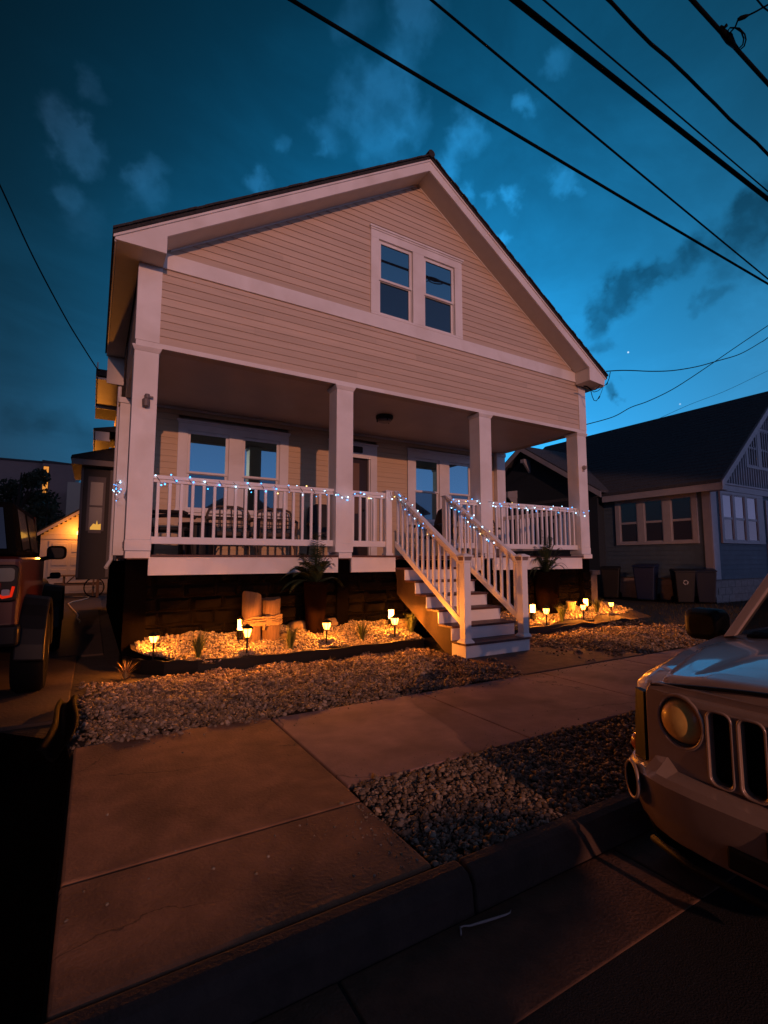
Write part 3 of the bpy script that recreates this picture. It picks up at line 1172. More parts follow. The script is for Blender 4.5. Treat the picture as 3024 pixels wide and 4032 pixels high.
def stair_rail(x, xp):
    y0, y1 = SY + .062, YF + .10
    zt0, zt1 = 1.205, 2.335      # underside of hand rail at bottom newel / top post
    zb0, zb1 = .40, 1.50
    yy0, yy1 = y0 + .055, YF + .055

    def zt(y, a, b):
        return a + (b - a) * (y - yy0) / (yy1 - yy0)
    m = MB()

    def slant(hw, a0, a1, b0, b1):
        m.hexa([(x - hw, yy0, a0), (x + hw, yy0, a0), (x + hw, yy1, a1), (x - hw, yy1, a1), (x - hw, yy0, b0), (x + hw, yy0, b0), (x + hw, yy1, b1), (x - hw, yy1, b1)])
    slant(.045, zt0 + .05, zt1 + .05, zt0 + .11, zt1 + .11)
    slant(.028, zt0, zt1, zt0 + .05, zt1 + .05)
    r = P_(m, 'stair_railing', RAILW, bevel=.006)
    m = MB()
    slant(.03, zb0, zb1, zb0 + .10, zb1 + .10)
    m.build('bottom_rail', RAILW, r, bevel=.006)
    n = 12
    for i in range(n):
        y = yy0 + (i + .6) * (yy1 - yy0) / n
        m = MB()
        m.hexa([(x - .019, y - .019, zt(y - .019, zb0, zb1) + .098), (x + .019, y - .019, zt(y - .019, zb0, zb1) + .098), (x + .019, y + .019, zt(y + .019, zb0, zb1) + .098), (x - .019, y + .019, zt(y + .019, zb0, zb1) + .098),
                (x - .019, y - .019, zt(y - .019, zt0, zt1) + .004), (x + .019, y - .019, zt(y - .019, zt0, zt1) + .004), (x + .019, y + .019, zt(y + .019, zt0, zt1) + .004), (x - .019, y + .019, zt(y + .019, zt0, zt1) + .004)])
        m.build('baluster', RAILW, r, bevel=.003, segs=1)
    m = MB()
    zb = RI
    m.box(x - .055, x + .055, y0 - .055, y0 + .055, zb + .03, 1.26)
    m.add([(x - .085, y0 - .085, zb), (x + .085, y0 - .085, zb), (x + .085, y0 + .085, zb), (x - .085, y0 + .085, zb),
           (x - .08, y0 - .08, zb + .02), (x + .08, y0 - .08, zb + .02), (x + .08, y0 + .08, zb + .02), (x - .08, y0 + .08, zb + .02),
           (x - .058, y0 - .058, zb + .05), (x + .058, y0 - .058, zb + .05), (x + .058, y0 + .058, zb + .05), (x - .058, y0 + .058, zb + .05)],
          [(3, 2, 1, 0), (0, 1, 5, 4), (1, 2, 6, 5), (2, 3, 7, 6), (3, 0, 4, 7), (4, 5, 9, 8), (5, 6, 10, 9), (6, 7, 11, 10), (7, 4, 8, 11), (8, 9, 10, 11)])
    m.build('newel_post', RAILW, r, bevel=.005)
    m = MB()
    m.box(x - .07, x + .07, y0 - .07, y0 + .07, 1.26, 1.283)
    for a, b in ((-1, -1), (1, -1), (1, 1), (-1, 1)):
        m.hexa([(x + a * .064 - .008, y0 + b * .064 - .008, 1.283), (x + a * .064 + .008, y0 + b * .064 - .008, 1.283), (x + a * .064 + .008, y0 + b * .064 + .008, 1.283), (x + a * .064 - .008, y0 + b * .064 + .008, 1.283),
                (x + a * .075 - .008, y0 + b * .075 - .008, 1.335), (x + a * .075 + .008, y0 + b * .075 - .008, 1.335), (x + a * .075 + .008, y0 + b * .075 + .008, 1.335), (x + a * .075 - .008, y0 + b * .075 + .008, 1.335)])
    m.add([(x - .088, y0 - .088, 1.335), (x + .088, y0 - .088, 1.335), (x + .088, y0 + .088, 1.335), (x - .088, y0 + .088, 1.335),
           (x - .088, y0 - .088, 1.348), (x + .088, y0 - .088, 1.348), (x + .088, y0 + .088, 1.348), (x - .088, y0 + .088, 1.348),
           (x - .03, y0 - .03, 1.378), (x + .03, y0 - .03, 1.378), (x + .03, y0 + .03, 1.378), (x - .03, y0 + .03, 1.378)],
          [(3, 2, 1, 0), (0, 1, 5, 4), (1, 2, 6, 5), (2, 3, 7, 6), (3, 0, 4, 7), (4, 5, 9, 8), (5, 6, 10, 9), (6, 7, 11, 10), (7, 4, 8, 11), (8, 9, 10, 11)])
    m.build('post_cap', RAILW, r, bevel=.003)
    m = MB()
    m.hexa([(x - .058, y0 - .058, 1.283), (x + .058, y0 - .058, 1.283), (x + .058, y0 + .058, 1.283), (x - .058, y0 + .058, 1.283),
            (x - .069, y0 - .069, 1.334), (x + .069, y0 - .069, 1.334), (x + .069, y0 + .069, 1.334), (x - .069, y0 + .069, 1.334)])
    m.build('cap_lens', mat('smoked_lens', (.22, .17, .16), .25), r)
    m = MB()
    m.box(xp - .055, xp + .055, YF + .055, YF + .165, 1.362, 2.42)
    m.box(xp - .07, xp + .07, YF + .04, YF + .18, 1.362, 1.40)
    m.add([(xp - .07, YF + .04, 2.42), (xp + .07, YF + .04, 2.42), (xp + .07, YF + .18, 2.42), (xp - .07, YF + .18, 2.42),
           (xp - .07, YF + .04, 2.435), (xp + .07, YF + .04, 2.435), (xp + .07, YF + .18, 2.435), (xp - .07, YF + .18, 2.435), (xp, YF + .11, 2.455)],
          [(3, 2, 1, 0), (0, 1, 5, 4), (1, 2, 6, 5), (2, 3, 7, 6), (3, 0, 4, 7), (4, 5, 8), (5, 6, 8), (6, 7, 8), (7, 4, 8)])
    m.build('newel_post', RAILW, r, bevel=.004)


stair_rail(SX0 + .06, 4.19)
stair_rail(SX1 - .055, 5.42)

# ---- left side of the house beyond the porch: bay window and upper bump out
m = MB()
m.box(-.30, .345, 13.0, 15.2, .85, 3.52)
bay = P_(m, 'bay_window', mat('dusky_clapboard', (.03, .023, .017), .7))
m = MB()
m.box(-.165, .19, 12.975, 13.0, 3.08, 3.2)
m.box(-.165, -.115, 12.975, 13.0, 1.95, 3.08)
m.box(.14, .19, 12.975, 13.0, 1.95, 3.08)
m.box(-.115, .14, 12.975, 13.0, 1.9, 1.97)
m.box(-.115, .14, 12.97, 13.0, 2.5, 2.54)
m.box(-.31, -.26, 12.98, 13.0, .9, 3.5)
m.box(.27, .33, 12.98, 13.0, .9, 3.5)
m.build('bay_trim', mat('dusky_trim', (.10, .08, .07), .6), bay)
m = MB()
m.box(-.115, .14, 12.99, 12.997, 1.97, 3.08)
m.build('pane', mat('dark_pane', (.006, .005, .005), .3), bay)
m = MB()
m.prism([(-.08, 12.985, 1.98), (-.08, 12.985, 2.03), (-.02, 12.985, 2.12), (.03, 12.985, 2.10), (.05, 12.985, 2.2), (.07, 12.985, 2.1), (.13, 12.985, 2.12), (.13, 12.985, 1.98)], (0, .004, 0))
m.build('lit_lampshade', emis('warm_room_light', (1.0, .48, .08), .75), bay)
m = MB()
m.hexa([(-.52, 12.7, 3.55), (.35, 12.7, 3.55), (.35, 15.4, 3.55), (-.52, 15.4, 3.55), (-.5, 12.72, 3.62), (.35, 13.3, 4.0), (.35, 15.2, 4.0), (-.5, 15.3, 3.62)])
m.build('bay_roof', SHINGLE, bay)
m = MB()
m.box(-.5, .34, 12.72, 15.3, 3.42, 3.55)
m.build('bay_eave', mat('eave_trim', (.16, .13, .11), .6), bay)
m = MB()
m.box(-.10, .34, 10.95, 12.9, 4.86, 4.9)
m.box(-.105, -.08, 10.95, 12.95, 4.86, 5.2)
m.box(-.10, .34, 12.9, 12.93, 4.80, 4.86)
m.box(-.10, .22, 12.6, 14.4, 3.98, 4.02)
m.box(-.11, -.08, 12.6, 14.45, 3.98, 4.19)
m.box(-.10, .2, 12.6, 12.62, 4.02, 4.19)
P_(m, 'side_eave', SOFFIT)
m = MB()
m.box(-.115, .34, 10.9, 14.4, 4.92, 5.05)
m.hexa([(-.12, 12.55, 4.2), (.34, 12.55, 4.2), (.34, 14.4, 4.2), (-.12, 14.4, 4.2), (-.12, 12.55, 4.24), (.34, 12.55, 4.34), (.34, 14.4, 4.34), (-.12, 14.4, 4.24)])
P_(m, 'side_eave_roof', SHINGLE)
# a lamp on a bracket behind the bay, which lights the eaves from below
m = MB()
m.lathe([(.02, -.09), (.05, -.07), (.05, .07), (.02, .09)], (-.30, 16.0, 3.75), 12)
m.tube([(.345, 16.0, 3.85), (-.1, 16.0, 3.9), (-.30, 16.0, 3.84)], .015, 6)
P_(m, 'side_lamp', emis('side_lamp_glow', (1, .4, .06), 4))
sl = bpy.data.lights.new('side_lamp_light', 'POINT')
sl.energy = 260
sl.color = (1.0, .30, .03)
sl.shadow_soft_size = .07
so = bpy.data.objects.new('side_lamp_light', sl)
COL.objects.link(so)
so.location = (-.42, 15.85, 3.72)
# downspout and hose bib at the back corner
m = MB()
m.tube([(.30, 10.45, 5.1), (.30, 10.5, 1.3), (.22, 10.35, 1.15)], .035, 8)
P_(m, 'downspout', TRIM)

# ================================================================== PORCH FURNITURE
def armchair(loc, rz, label, cushion=False):
    t = thing('porch_armchair', label, 'chair', (0, 0, 0), 'chairs on the porch')
    m = MB()
    m.box(-.28, .28, -.3, .28, .36, .42)
    m.build('seat', CHAIRM, t, local=True, bevel=.02)
    m = MB()
    pts = [(-.29, .27, .4), (-.31, .36, .75), (-.26, .42, 1.0), (-.1, .45, 1.08), (.1, .45, 1.08), (.26, .42, 1.0), (.31, .36, .75), (.29, .27, .4)]
    m.add(pts + [(x, y + .03, z) for x, y, z in pts], [tuple(range(8)), tuple(range(8, 16))[::-1]] + [(i, (i + 1) % 8, 8 + (i + 1) % 8, 8 + i) for i in range(8)])
    m.build('backrest', CHAIRM, t, local=True, bevel=.01)
    for s in (-1, 1):
        m = MB()
        m.tube([(s * .3, .33, .62), (s * .33, .05, .64), (s * .33, -.28, .63), (s * .33, -.33, .6)], .03, 8)
        m.build('armrest', CHAIRM, t, local=True)
        for y in (-.26, .26):
            m = MB()
            m.tube([(s * .27, y, .4), (s * .3, y * 1.15, 0)], .022, 8)
            m.build('leg', CHAIRM, t, local=True)
    t.location = loc
    t.rotation_euler = (0, 0, rz)
    return t


def wicker(loc, rz, w, label):
    t = thing('wicker_settee', label, 'chair', (0, 0, 0), 'wicker seats on the porch')
    m = MB()
    m.box(-w, w, -.3, .28, .34, .42)
    m.build('seat', WICK, t, local=True, bevel=.03)
    m = MB()
    n = int(w * 22)
    for i in range(n + 1):
        x = -w + 2 * w * i / n
        m.tube([(x, .27, .4), (x * 1.03, .36, .9 - .12 * abs(x / w) ** 3)], .011, 5)
    for z in (.52, .6, .68, .76):
        m.tube([(-w, .3, z), (w, .3, z)], .009, 5)
    m.tube([(-w * 1.05, .3, .45), (-w * 1.08, .34, .75), (-w * .95, .37, .87), (-w * .5, .38, .92), (w * .5, .38, .92), (w * .95, .37, .87), (w * 1.08, .34, .75), (w * 1.05, .3, .45)], .024, 7)
    m.build('backrest', WICK, t, local=True)
    for s in (-1, 1):
        m = MB()
        m.tube([(s * w * 1.05, .33, .66), (s * w * 1.1, 0, .66), (s * w * 1.1, -.26, .62), (s * w * 1.05, -.32, .5), (s * w, -.3, .36)], .026, 7)
        m.tube([(s * w, -.28, .1), (s * w * .7, -.3, .3), (s * w * .5, -.3, .34)], .012, 5)
        m.build('armrest', WICK, t, local=True)
        for y in (-.27, .25):
            m = MB()
            m.tube([(s * w * .97, y, .36), (s * w, y * 1.1, 0)], .02, 7)
            m.build('leg', WICK, t, local=True)
    t.location = loc
    t.rotation_euler = (0, 0, rz)


FZ = 1.362
armchair((.98, 8.1, FZ), R(70), 'black rounded armchair at the left end of the porch behind the railing')
wicker((2.15, 8.95, FZ), R(0), .36, 'pale wicker armchair under the left porch window, beside the black armchair')
wicker((2.95, 8.95, FZ), R(-12), .32, 'narrower wicker chair under the left porch window, nearer the front door')
armchair((3.95, 8.9, FZ), R(-10), 'black armchair beside the front door, half hidden behind the second column')
armchair((6.15, 8.25, FZ), R(-75), 'black armchair at the head of the stairs beside the right hand post')
wicker((7.9, 8.7, FZ), R(-30), .34, 'wicker chair at the right end of the porch under the double window')
m = MB()
m.lathe([(.28, .02), (.28, .5), (.26, .52)], (0, 0, 0), 18)
m.lathe([(.3, .52), (.3, .55)], (0, 0, 0), 18)
o = m.build('porch_table', CHAIRM, origin=(0, 0, 0), smooth='auto')
o.location = (1.5, 8.75, FZ)
tag(o, 'small round dark table between the black armchair and the wicker chair', 'table')

# ================================================================== PATH LAMPS
def path_lamp():
    t = thing('path_lamp', 'x', 'garden lamp', (0, 0, 0), 'lit lantern stakes in the gravel beds')
    m = MB()
    m.lathe([(.011, -.06), (.011, .02), (.016, .03), (.011, .05), (.011, .19), (.02, .2), (.03, .212)], n=10)
    m.build('stake', BLACK, t, local=True, smooth='auto')
    m = MB()
    rb, rt = .031, .056
    m.lathe([(rb, .214), (.049, .27), (rt, .318)], n=4 * 3)
    m.build('lamp_glass', PATHL, t, local=True)
    m = MB()
    for k in range(6):
        q = k * PI / 3 + .3
        m.tube([((rb + .002) * math.cos(q), (rb + .002) * math.sin(q), .212), (.051 * math.cos(q), .051 * math.sin(q), .27), ((rt + .003) * math.cos(q), (rt + .003) * math.sin(q), .32)], .0045, 5)
    m.lathe([(.034, .206), (.034, .216)], n=12)
    m.build('lantern_frame', BLACK, t, local=True)
    m = MB()
    m.lathe([(.068, .318), (.07, .326), (.046, .345), (.028, .352), (.024, .365), (.006, .374)], n=14)
    m.build('lamp_cap', BLACK, t, local=True, smooth='auto')
    return t


PL = [((.667, 6.407), .28, 'lit lantern stake at the far left end of the larger gravel bed'),
      ((1.677, 6.102), .37, 'tallest lit lantern stake, in front of the roped wooden pilings'),
      ((2.793, 6.228), .335, 'lit lantern stake in the middle of the larger bed, right of the pilings'),
      ((3.882, 6.223), .345, 'lit lantern stake left of the stairs, in front of a glass lantern'),
      ((7.087, 6.20), .35, 'lit lantern stake just right of the stairs, in front of the big dark pot'),
      ((8.195, 6.26), .325, 'lit lantern stake in the middle of the right bed with another lamp behind it'),
      ((9.233, 6.38), .28, 'lit lantern stake at the far right end of the right bed')]
lp0 = path_lamp()
for i, ((x, y), h, lab) in enumerate(PL):
    o = lp0 if i == 0 else copy_tree(lp0)
    o.location = (x, y, bedz(x, y) - .012)
    o.scale = (1, 1, h / .374)
    o.rotation_euler = (0, 0, i * 1.1)
    o['label'] = lab
    ld_ = bpy.data.lights.new('path_lamp_light', 'POINT')
    ld_.energy = 135
    ld_.color = (1.0, .26, .022)
    ld_.shadow_soft_size = .012
    lo_ = bpy.data.objects.new('path_lamp_light', ld_)
    COL.objects.link(lo_)
    lo_.location = (x, y, bedz(x, y) - .012 + .285 * h / .374)


def glass_lantern():
    t = thing('glass_lantern', 'x', 'lantern', (0, 0, 0), 'cylindrical glass lanterns behind the bed')
    m = MB()
    m.lathe([(.06, 0), (.055, .02), (.05, .14), (.055, .15)], n=14)
    m.build('lantern_base', BLACK, t, local=True, smooth='auto')
    m = MB()
    m.lathe([(.043, .15), (.043, .29)], n=16)
    m.build('lamp_glass', PATHL2, t, local=True, smooth='auto')
    m = MB()
    for k in range(4):
        q = k * PI / 2 + .5
        m.tube([(.046 * math.cos(q), .046 * math.sin(q), .15), (.046 * math.cos(q), .046 * math.sin(q), .29)], .005, 5)
    m.build('lantern_frame', BLACK, t, local=True)
    m = MB()
    m.lathe([(.056, .29), (.058, .3), (.03, .325), (.008, .335)], n=14)
    m.build('lamp_cap', BLACK, t, local=True, smooth='auto')
    return t


gl0 = glass_lantern()
for i, ((x, y), sc_, lab) in enumerate([((1.745, 6.671), .98, 'glass cylinder lantern glowing beside the left side of the roped pilings'),
                                        ((4.111, 6.691), .98, 'glass cylinder lantern glowing at the back of the bed beside the stairs'),
                                        ((7.04, 6.469), 1.0, 'glass cylinder lantern half hidden by the right newel post'),
                                        ((8.72, 6.60), .92, 'glass cylinder lantern behind the middle lamp of the right bed')]):
    o = gl0 if i == 0 else copy_tree(gl0)
    o.location = (x, y, bedz(x, y) - .02)
    o.scale = (sc_, sc_, sc_)
    o['label'] = lab

# ================================================================== ROPED PILINGS
t = thing('roped_pilings', 'bundle of three wooden pilings tied with thick rope in the larger bed', 'pilings', (2.05, 6.68, .25))
for (x, y, r, h, sl) in ((1.885, 6.66, .128, .83, .05), (2.05, 6.80, .09, .76, .0), (2.145, 6.63, .122, .765, -.015)):
    m = MB()
    n = 20
    rings = []
    for zz in (.15, .3, .5, .65, 1):
        rg = []
        for j in range(n):
            q = 2 * PI * j / n
            rr = r * (1 + .03 * math.sin(3 * q + x * 9) + .02 * math.sin(7 * q))
            z = zz if zz < 1 else h + sl * math.cos(q + 2.4) + .01 * math.sin(4 * q)
            rg.append((x + rr * math.cos(q), y + rr * math.sin(q), z))
        rings.append(rg)
    m.loft(rings)
    m.build('piling', WOODT, t, bevel=.008)
m = MB()
for k in range(5):
    z = .43 + k * .024
    pts = []
    for j in range(40):
        q = 2 * PI * j / 40
        d = Vector((math.cos(q), math.sin(q)))
        best = max((Vector((px - 2.05, py - 6.69)).dot(d) + pr) for px, py, pr in ((1.885, 6.66, .128), (2.05, 6.80, .09), (2.145, 6.63, .122)))
        nrm = best + .014
        # support function -> point on the hull
        q2 = q + .02
        d2 = Vector((math.cos(q2), math.sin(q2)))
        b2 = max((Vector((px - 2.05, py - 6.69)).dot(d2) + pr) for px, py, pr in ((1.885, 6.66, .128), (2.05, 6.80, .09), (2.145, 6.63, .122))) + .014
        det = d.x * d2.y - d.y * d2.x
        px = (nrm * d2.y - b2 * d.y) / det
        py = (b2 * d.x - nrm * d2.x) / det
        pts.append((2.05 + px, 6.69 + py, z + .012 * math.sin(q * 2 + k) + .02 * math.cos(q)))
    m.tube(pts, .0145, 6, closed=True)
for k in range(4):
    x = 2.035 + k * .022
    m.tube([(x + .012, 6.525, .555), (x, 6.50, .53), (x - .004, 6.497, .47), (x + .006, 6.515, .415)], .013, 6)
m.tube([(2.03, 6.50, .44), (2.0, 6.48, .40), (1.99, 6.48, .37)], .015, 6)
m.build('rope', ROPE, t, smooth=True)

# ================================================================== PLANTERS WITH FERNS
def frond(m, base, az, L, rise, droop, wmax, n=20):
    p = Vector(base)
    d = Vector((math.cos(az), math.sin(az), 0))
    side = Vector((-d.y, d.x, 0))
    pts = []
    for i in range(n + 1):
        s = i / n
        pts.append(p + d * (L * (s - .18 * s * s)) + Vector((0, 0, rise * math.sin(s * PI * .55) * 1.2 - droop * s ** 2.6)))
    m.tube(pts, [.005 * (1 - .7 * i / n) for i in range(n + 1)], 4)
    for i in range(2, n + 1):
        s = i / n
        w = wmax * math.sin(PI * min(1, s * .92 + .06)) ** .8 * (1 - .35 * s)
        tg = (pts[i] - pts[i - 1]).normalized()
        for sg in (-1, 1):
            sd = (side * sg * .9 + tg * .42 + Vector((0, 0, -.12))).normalized()
            a = pts[i]
            b = a + sd * w
            hw = L / n * .5
            m.add([a - tg * hw * .7, a + sd * w * .5 - tg * hw, b, a + sd * w * .5 + tg * hw * .8, a + tg * hw * .7], [(0, 1, 2, 3, 4)])


def planter(loc, r, h, label, fl, seed, spiky=False):
    random.seed(seed)
    t = thing('fern_planter', label, 'planter', loc, 'tall dark pots with ferns')
    m = MB()
    m.lathe([(r * .72, 0), (r * .78, .05), (r, h - .06), (r * 1.06, h - .05), (r * 1.06, h), (r * .94, h), (r * .9, h - .08)], n=24)
    m.build('pot', mat('dark_pot', (.005, .0026, .002), .9, spec=.0), t, local=True, smooth='auto')
    m = MB()
    for (az, L, ri, dr) in fl + [(z + random.uniform(-.35, .35), L * random.uniform(.7, 1.05), r2 * random.uniform(.75, 1.1), q2) for z, L, r2, q2 in fl]:
        frond(m, (0, 0, h - .04), az, L, ri, dr, .15 if not spiky else .075, 24)
    m.build('fern', FERNM, t, local=True, fix=False)
    random.seed(seed + 1)


fl = [(R(190), .36, .40, .05), (R(200), .60, .26, .12), (R(215), .50, .32, .10), (R(172), .62, .22, .20), (R(185), .66, .12, .24), (R(10), .58, .14, .22), (R(-15), .36, .30, .1), (R(90), .12, .5, 0),
      (R(270), .12, .60, .02), (R(300), .18, .48, .05), (R(240), .20, .44, .04), (R(330), .30, .36, .08), (R(60), .4, .34, .2), (R(130), .45, .3, .2), (R(255), .4, .30, .15), (R(285), .38, .34, .12)]
planter((2.82, 6.70, .24), .17, .74, 'tall dark pot with a feathery fern between the pilings and the second column', fl, 3)
fl2 = [(R(a), L, ri, dr) for a, L, ri, dr in ((185, .5, .34, .22), (200, .42, .45, .1), (165, .45, .4, .12), (220, .3, .5, .05), (270, .12, .62, 0), (90, .1, .72, 0), (300, .25, .5, .05), (340, .45, .45, .05),
                                              (0, .55, .3, .08), (20, .4, .5, .02), (320, .5, .25, .2), (240, .4, .3, .2), (190, .55, .2, .3), (60, .3, .5, .1), (120, .3, .5, .1), (10, .3, .6, 0))]
planter((7.72, 6.72, .22), .25, .84, 'biggest dark pot with a spiky fern, right of the stairs', fl2, 5, True)
random.seed(21)


# ================================================================== GRASS CLUMPS, WEEDS, STONES
def clump(loc, h, n, spread, label, m_, name='grass_clump', cat='grass', group='grass tufts in the gravel beds', wd_=.006):
    m = MB()
    for i in range(n):
        az = random.uniform(0, 2 * PI)
        L = h * random.uniform(.55, 1.05)
        ln = spread * random.random() ** .7
        d = Vector((math.cos(az), math.sin(az), 0))
        s = Vector((-d.y, d.x, 0))
        b = d * random.uniform(0, .03)
        pts = [b + d * (ln * L * q * q) + Vector((0, 0, L * (q - .18 * ln * q * q))) for q in (0, .35, .7, 1)]
        w = wd_ * random.uniform(.7, 1.3)
        m.add([pts[0] - s * w, pts[0] + s * w, pts[1] - s * w, pts[1] + s * w, pts[2] - s * w * .8, pts[2] + s * w * .8, pts[3]],
              [(0, 1, 3, 2), (2, 3, 5, 4), (4, 5, 6)])
    o = m.build(name, m_, fix=False)
    o.location = loc
    return tag(o, label, cat, group)


for (x, y), h, lab in [((1.132, 6.187), .36, 'grass tuft between the two leftmost path lamps of the larger bed'),
                       ((2.267, 6.193), .37, 'grass tuft in front of the roped pilings, to their right'),
                       ((3.384, 6.308), .33, 'bushier grass tuft between the two path lamps left of the stairs'),
                       ((4.23, 6.305), .36, 'bright green grass tuft touching the left side of the stairs'),
                       ((7.507, 6.20), .36, 'grass tuft right of the biggest pot in the right bed'),
                       ((8.80, 6.40), .36, 'grass tuft between the two lamps at the end of the right bed')]:
    clump((x, y, bedz(x, y) - .02), h, 95, .55, lab, GRASSM, wd_=.0045)
v = on_z(495, 2665)
clump((v.x, v.y, -.01), .2, 60, 1.2, 'dry yellow weed at the left corner of the black edging', DRYG, 'dry_weed', 'weed', 'dry weeds along the gravel', .004)
v = on_z(1295, 2635)
clump((v.x, v.y, -.01), .17, 24, 1.0, 'thin reddish weed in front of the edging below the middle path lamp', DRYG, 'dry_weed', 'weed', 'dry weeds along the gravel', .003)
# dry grass on the bare soil to the right
m = MB()
random.seed(5)
for i in range(5200):
    x, y = random.uniform(8.6, 17.5), random.uniform(4.15, 8.5)
    if x < 9.9 and random.random() < .7:
        continue
    L = random.uniform(.03, .10)
    az = random.uniform(0, 2 * PI)
    d = Vector((math.cos(az), math.sin(az), 0)) * L * random.uniform(.3, 1)
    s = Vector((-d.y, d.x, 0)).normalized() * .005
    b = Vector((x, y, -.03))
    m.add([b - s, b + s, b + d + Vector((0, 0, L))], [(0, 1, 2)])
o = m.build('dry_grass', island_mat('dull_grass', [(.05, .042, .02), (.085, .065, .03), (.035, .04, .015)], .9, 0), fix=False)
o['kind'] = 'stuff'
# stones and little pot at the back of the beds
for i, (x, y, r, lab) in enumerate([(4.30, 6.62, .13, 'pale rounded rock beside the stairs behind the glass lantern'),
                                    (2.62, 6.86, .12, 'dark rock at the foot of the left fern pot'),
                                    (2.34, 6.60, .075, 'small pale rock lit by the lamps against the right piling'),
                                    (3.18, 6.95, .12, 'flat rock against the foundation right of the left fern pot')]):
    m = MB()
    rings = []
    for a in range(1, 7):
        th = PI * a / 7
        rings.append([(r * 1.4 * math.sin(th) * math.cos(q) * (1 + .12 * math.sin(3 * q + i)), r * math.sin(th) * math.sin(q) * (1 + .1 * math.cos(2 * q)), -r * .75 * math.cos(th)) for q in [2 * PI * k / 12 for k in range(12)]])
    m.loft(rings)
    o = m.build('rock', mat('pale_rock', (.10, .075, .05), .9, var=.3, bump=.6, bscale=30), smooth=True)
    o.location = (x, y, bedz(x, y) + r * .3)
    tag(o, lab, 'rock', 'rocks at the back of the beds')
m = MB()
m.lathe([(.07, 0), (.095, .17), (.1, .17), (.1, .19), (.085, .19), (.08, .16)], n=18)
o = m.build('flower_pot', mat('pale_pot', (.3, .24, .14), .7), smooth='auto')
o.location = (8.42, 6.72, bedz(8.42, 6.72) - .02)
tag(o, 'small pale pot behind the middle lamp of the right bed', 'pot')


# ================================================================== STRING LIGHTS
def mesh_only(mb, name, ma):
    o = mb.build(name, ma)
    me = o.data
    bpy.data.objects.remove(o)
    return me


ico = []
for nm, ma in (('b', BULBB), ('w', BULBW), ('y', BULBY)):
    bm = bmesh.new()
    bmesh.ops.create_icosphere(bm, subdivisions=2, radius=.0095)
    me = bpy.data.meshes.new('bulb')
    bm.to_mesh(me)
    bm.free()
    me.polygons.foreach_set('use_smooth', [True] * len(me.polygons))
    me.materials.append(ma)
    ico.append(me)
WIRE = mat('light_wire', (.05, .035, .035), .6)


def string_lights(label, pts, turns, n, rad=(.055, .045), bulbs_off=.022, warm=.05, seed=1, sag=0):
    rd = random.Random(seed)
    a, b = Vector(pts[0]), Vector(pts[-1])
    t = thing('string_lights', label, 'string lights', tuple(a), 'blue and white string lights on the railings')
    segs = [(Vector(p), Vector(q)) for p, q in zip(pts[:-1], pts[1:])]
    Ls = [(q - p).length for p, q in segs]
    tot = sum(Ls)

    def at(s):
        s *= tot
        for (p, q), L in zip(segs, Ls):
            if s <= L or (p, q) == segs[-1]:
                return p.lerp(q, min(1, s / L)), (q - p).normalized()
            s -= L
    wp = []
    K = max(40, int(turns * 10))
    ph = rd.uniform(0, 6)

    def pos(s, k=1.0):
        p, d = at(s)
        w = Vector((-d.y, d.x, 0))
        w = w.normalized() if w.length > .01 else Vector((1, 0, 0))
        q = ph + 2 * PI * turns * s
        u = d.cross(w)
        return p + w * math.cos(q) * rad[0] * k + (u if u.z > 0 else -u) * math.sin(q) * rad[1] * k - Vector((0, 0, sag * math.sin(PI * s)))
    wp = [pos(i / K) for i in range(K + 1)]
    m = MB()
    m.tube(wp, .0035, 4)
    m.build('wire', WIRE, t)
    base = acc(t)
    for i in range(n):
        s = (i + rd.uniform(.1, .9)) / n
        p = pos(s, 1.12) + Vector((rd.uniform(-.02, .02), rd.uniform(-.03, .01), rd.uniform(-.045, .03)))
        r = rd.random()
        me = ico[2] if r < warm else (ico[1] if r < .42 else ico[0])
        o = bpy.data.objects.new('bulb', me)
        COL.objects.link(o)
        o.parent = t
        o.location = p - base
        k = rd.choice((.7, .85, 1, 1.1))
        o.scale = (k, k, k)
    return t


ZR = 2.352
string_lights('string lights wound along the long railing left of the second column', [(.63, RY, ZR), (3.19, RY, ZR)], 13, 46, seed=3)
string_lights('string lights crossing the face of the second column to the short railing beside it', [(3.12, YF - .02, 2.31), (3.3, YF - .03, 2.27), (3.52, YF + .02, 2.31), (3.7, RY - .03, 2.35), (4.13, RY, 2.35)], 2.2, 15, rad=(.03, .03), seed=8)
XA, XB = SX0 + .06, SX1 - .055
string_lights('string lights wound down the left handrail of the stairs', [(4.19, YF + .03, 2.39), (XA, YF - .05, 2.35), (XA, SY + .75, 1.63)], 9, 27, rad=(.058, .055), warm=.17, seed=12)
string_lights('string lights wound down the right handrail of the stairs', [(5.42, YF + .03, 2.39), (XB, YF - .05, 2.35), (XB, SY + .62, 1.55)], 9, 32, rad=(.058, .055), warm=.06, seed=17)
string_lights('string lights on the short railing between the right stair post and the third column', [(5.5, RY, ZR), (6.15, RY, ZR), (6.28, YF - .02, 2.33), (6.47, YF - .01, 2.33)], 3.5, 16, seed=21)
string_lights('string lights along the railing right of the third column', [(6.47, RY, ZR), (8.95, RY, ZR), (9.10, YF - .02, 2.30), (9.27, YF + .05, 2.27)], 12, 48, seed=29)
string_lights('tangle of string lights hanging on the side railing behind the left column', [(.30, BY - .5, 2.28), (.27, BY - .35, 2.42), (.30, BY - .16, 2.62), (.33, BY - .3, 2.38)], 5, 13, rad=(.03, .04), seed=35)

# ================================================================== CABLES OVERHEAD
CAB = mat('cable_jacket', (.0015, .0015, .002), .8, spec=.1)


CZ = 9.2


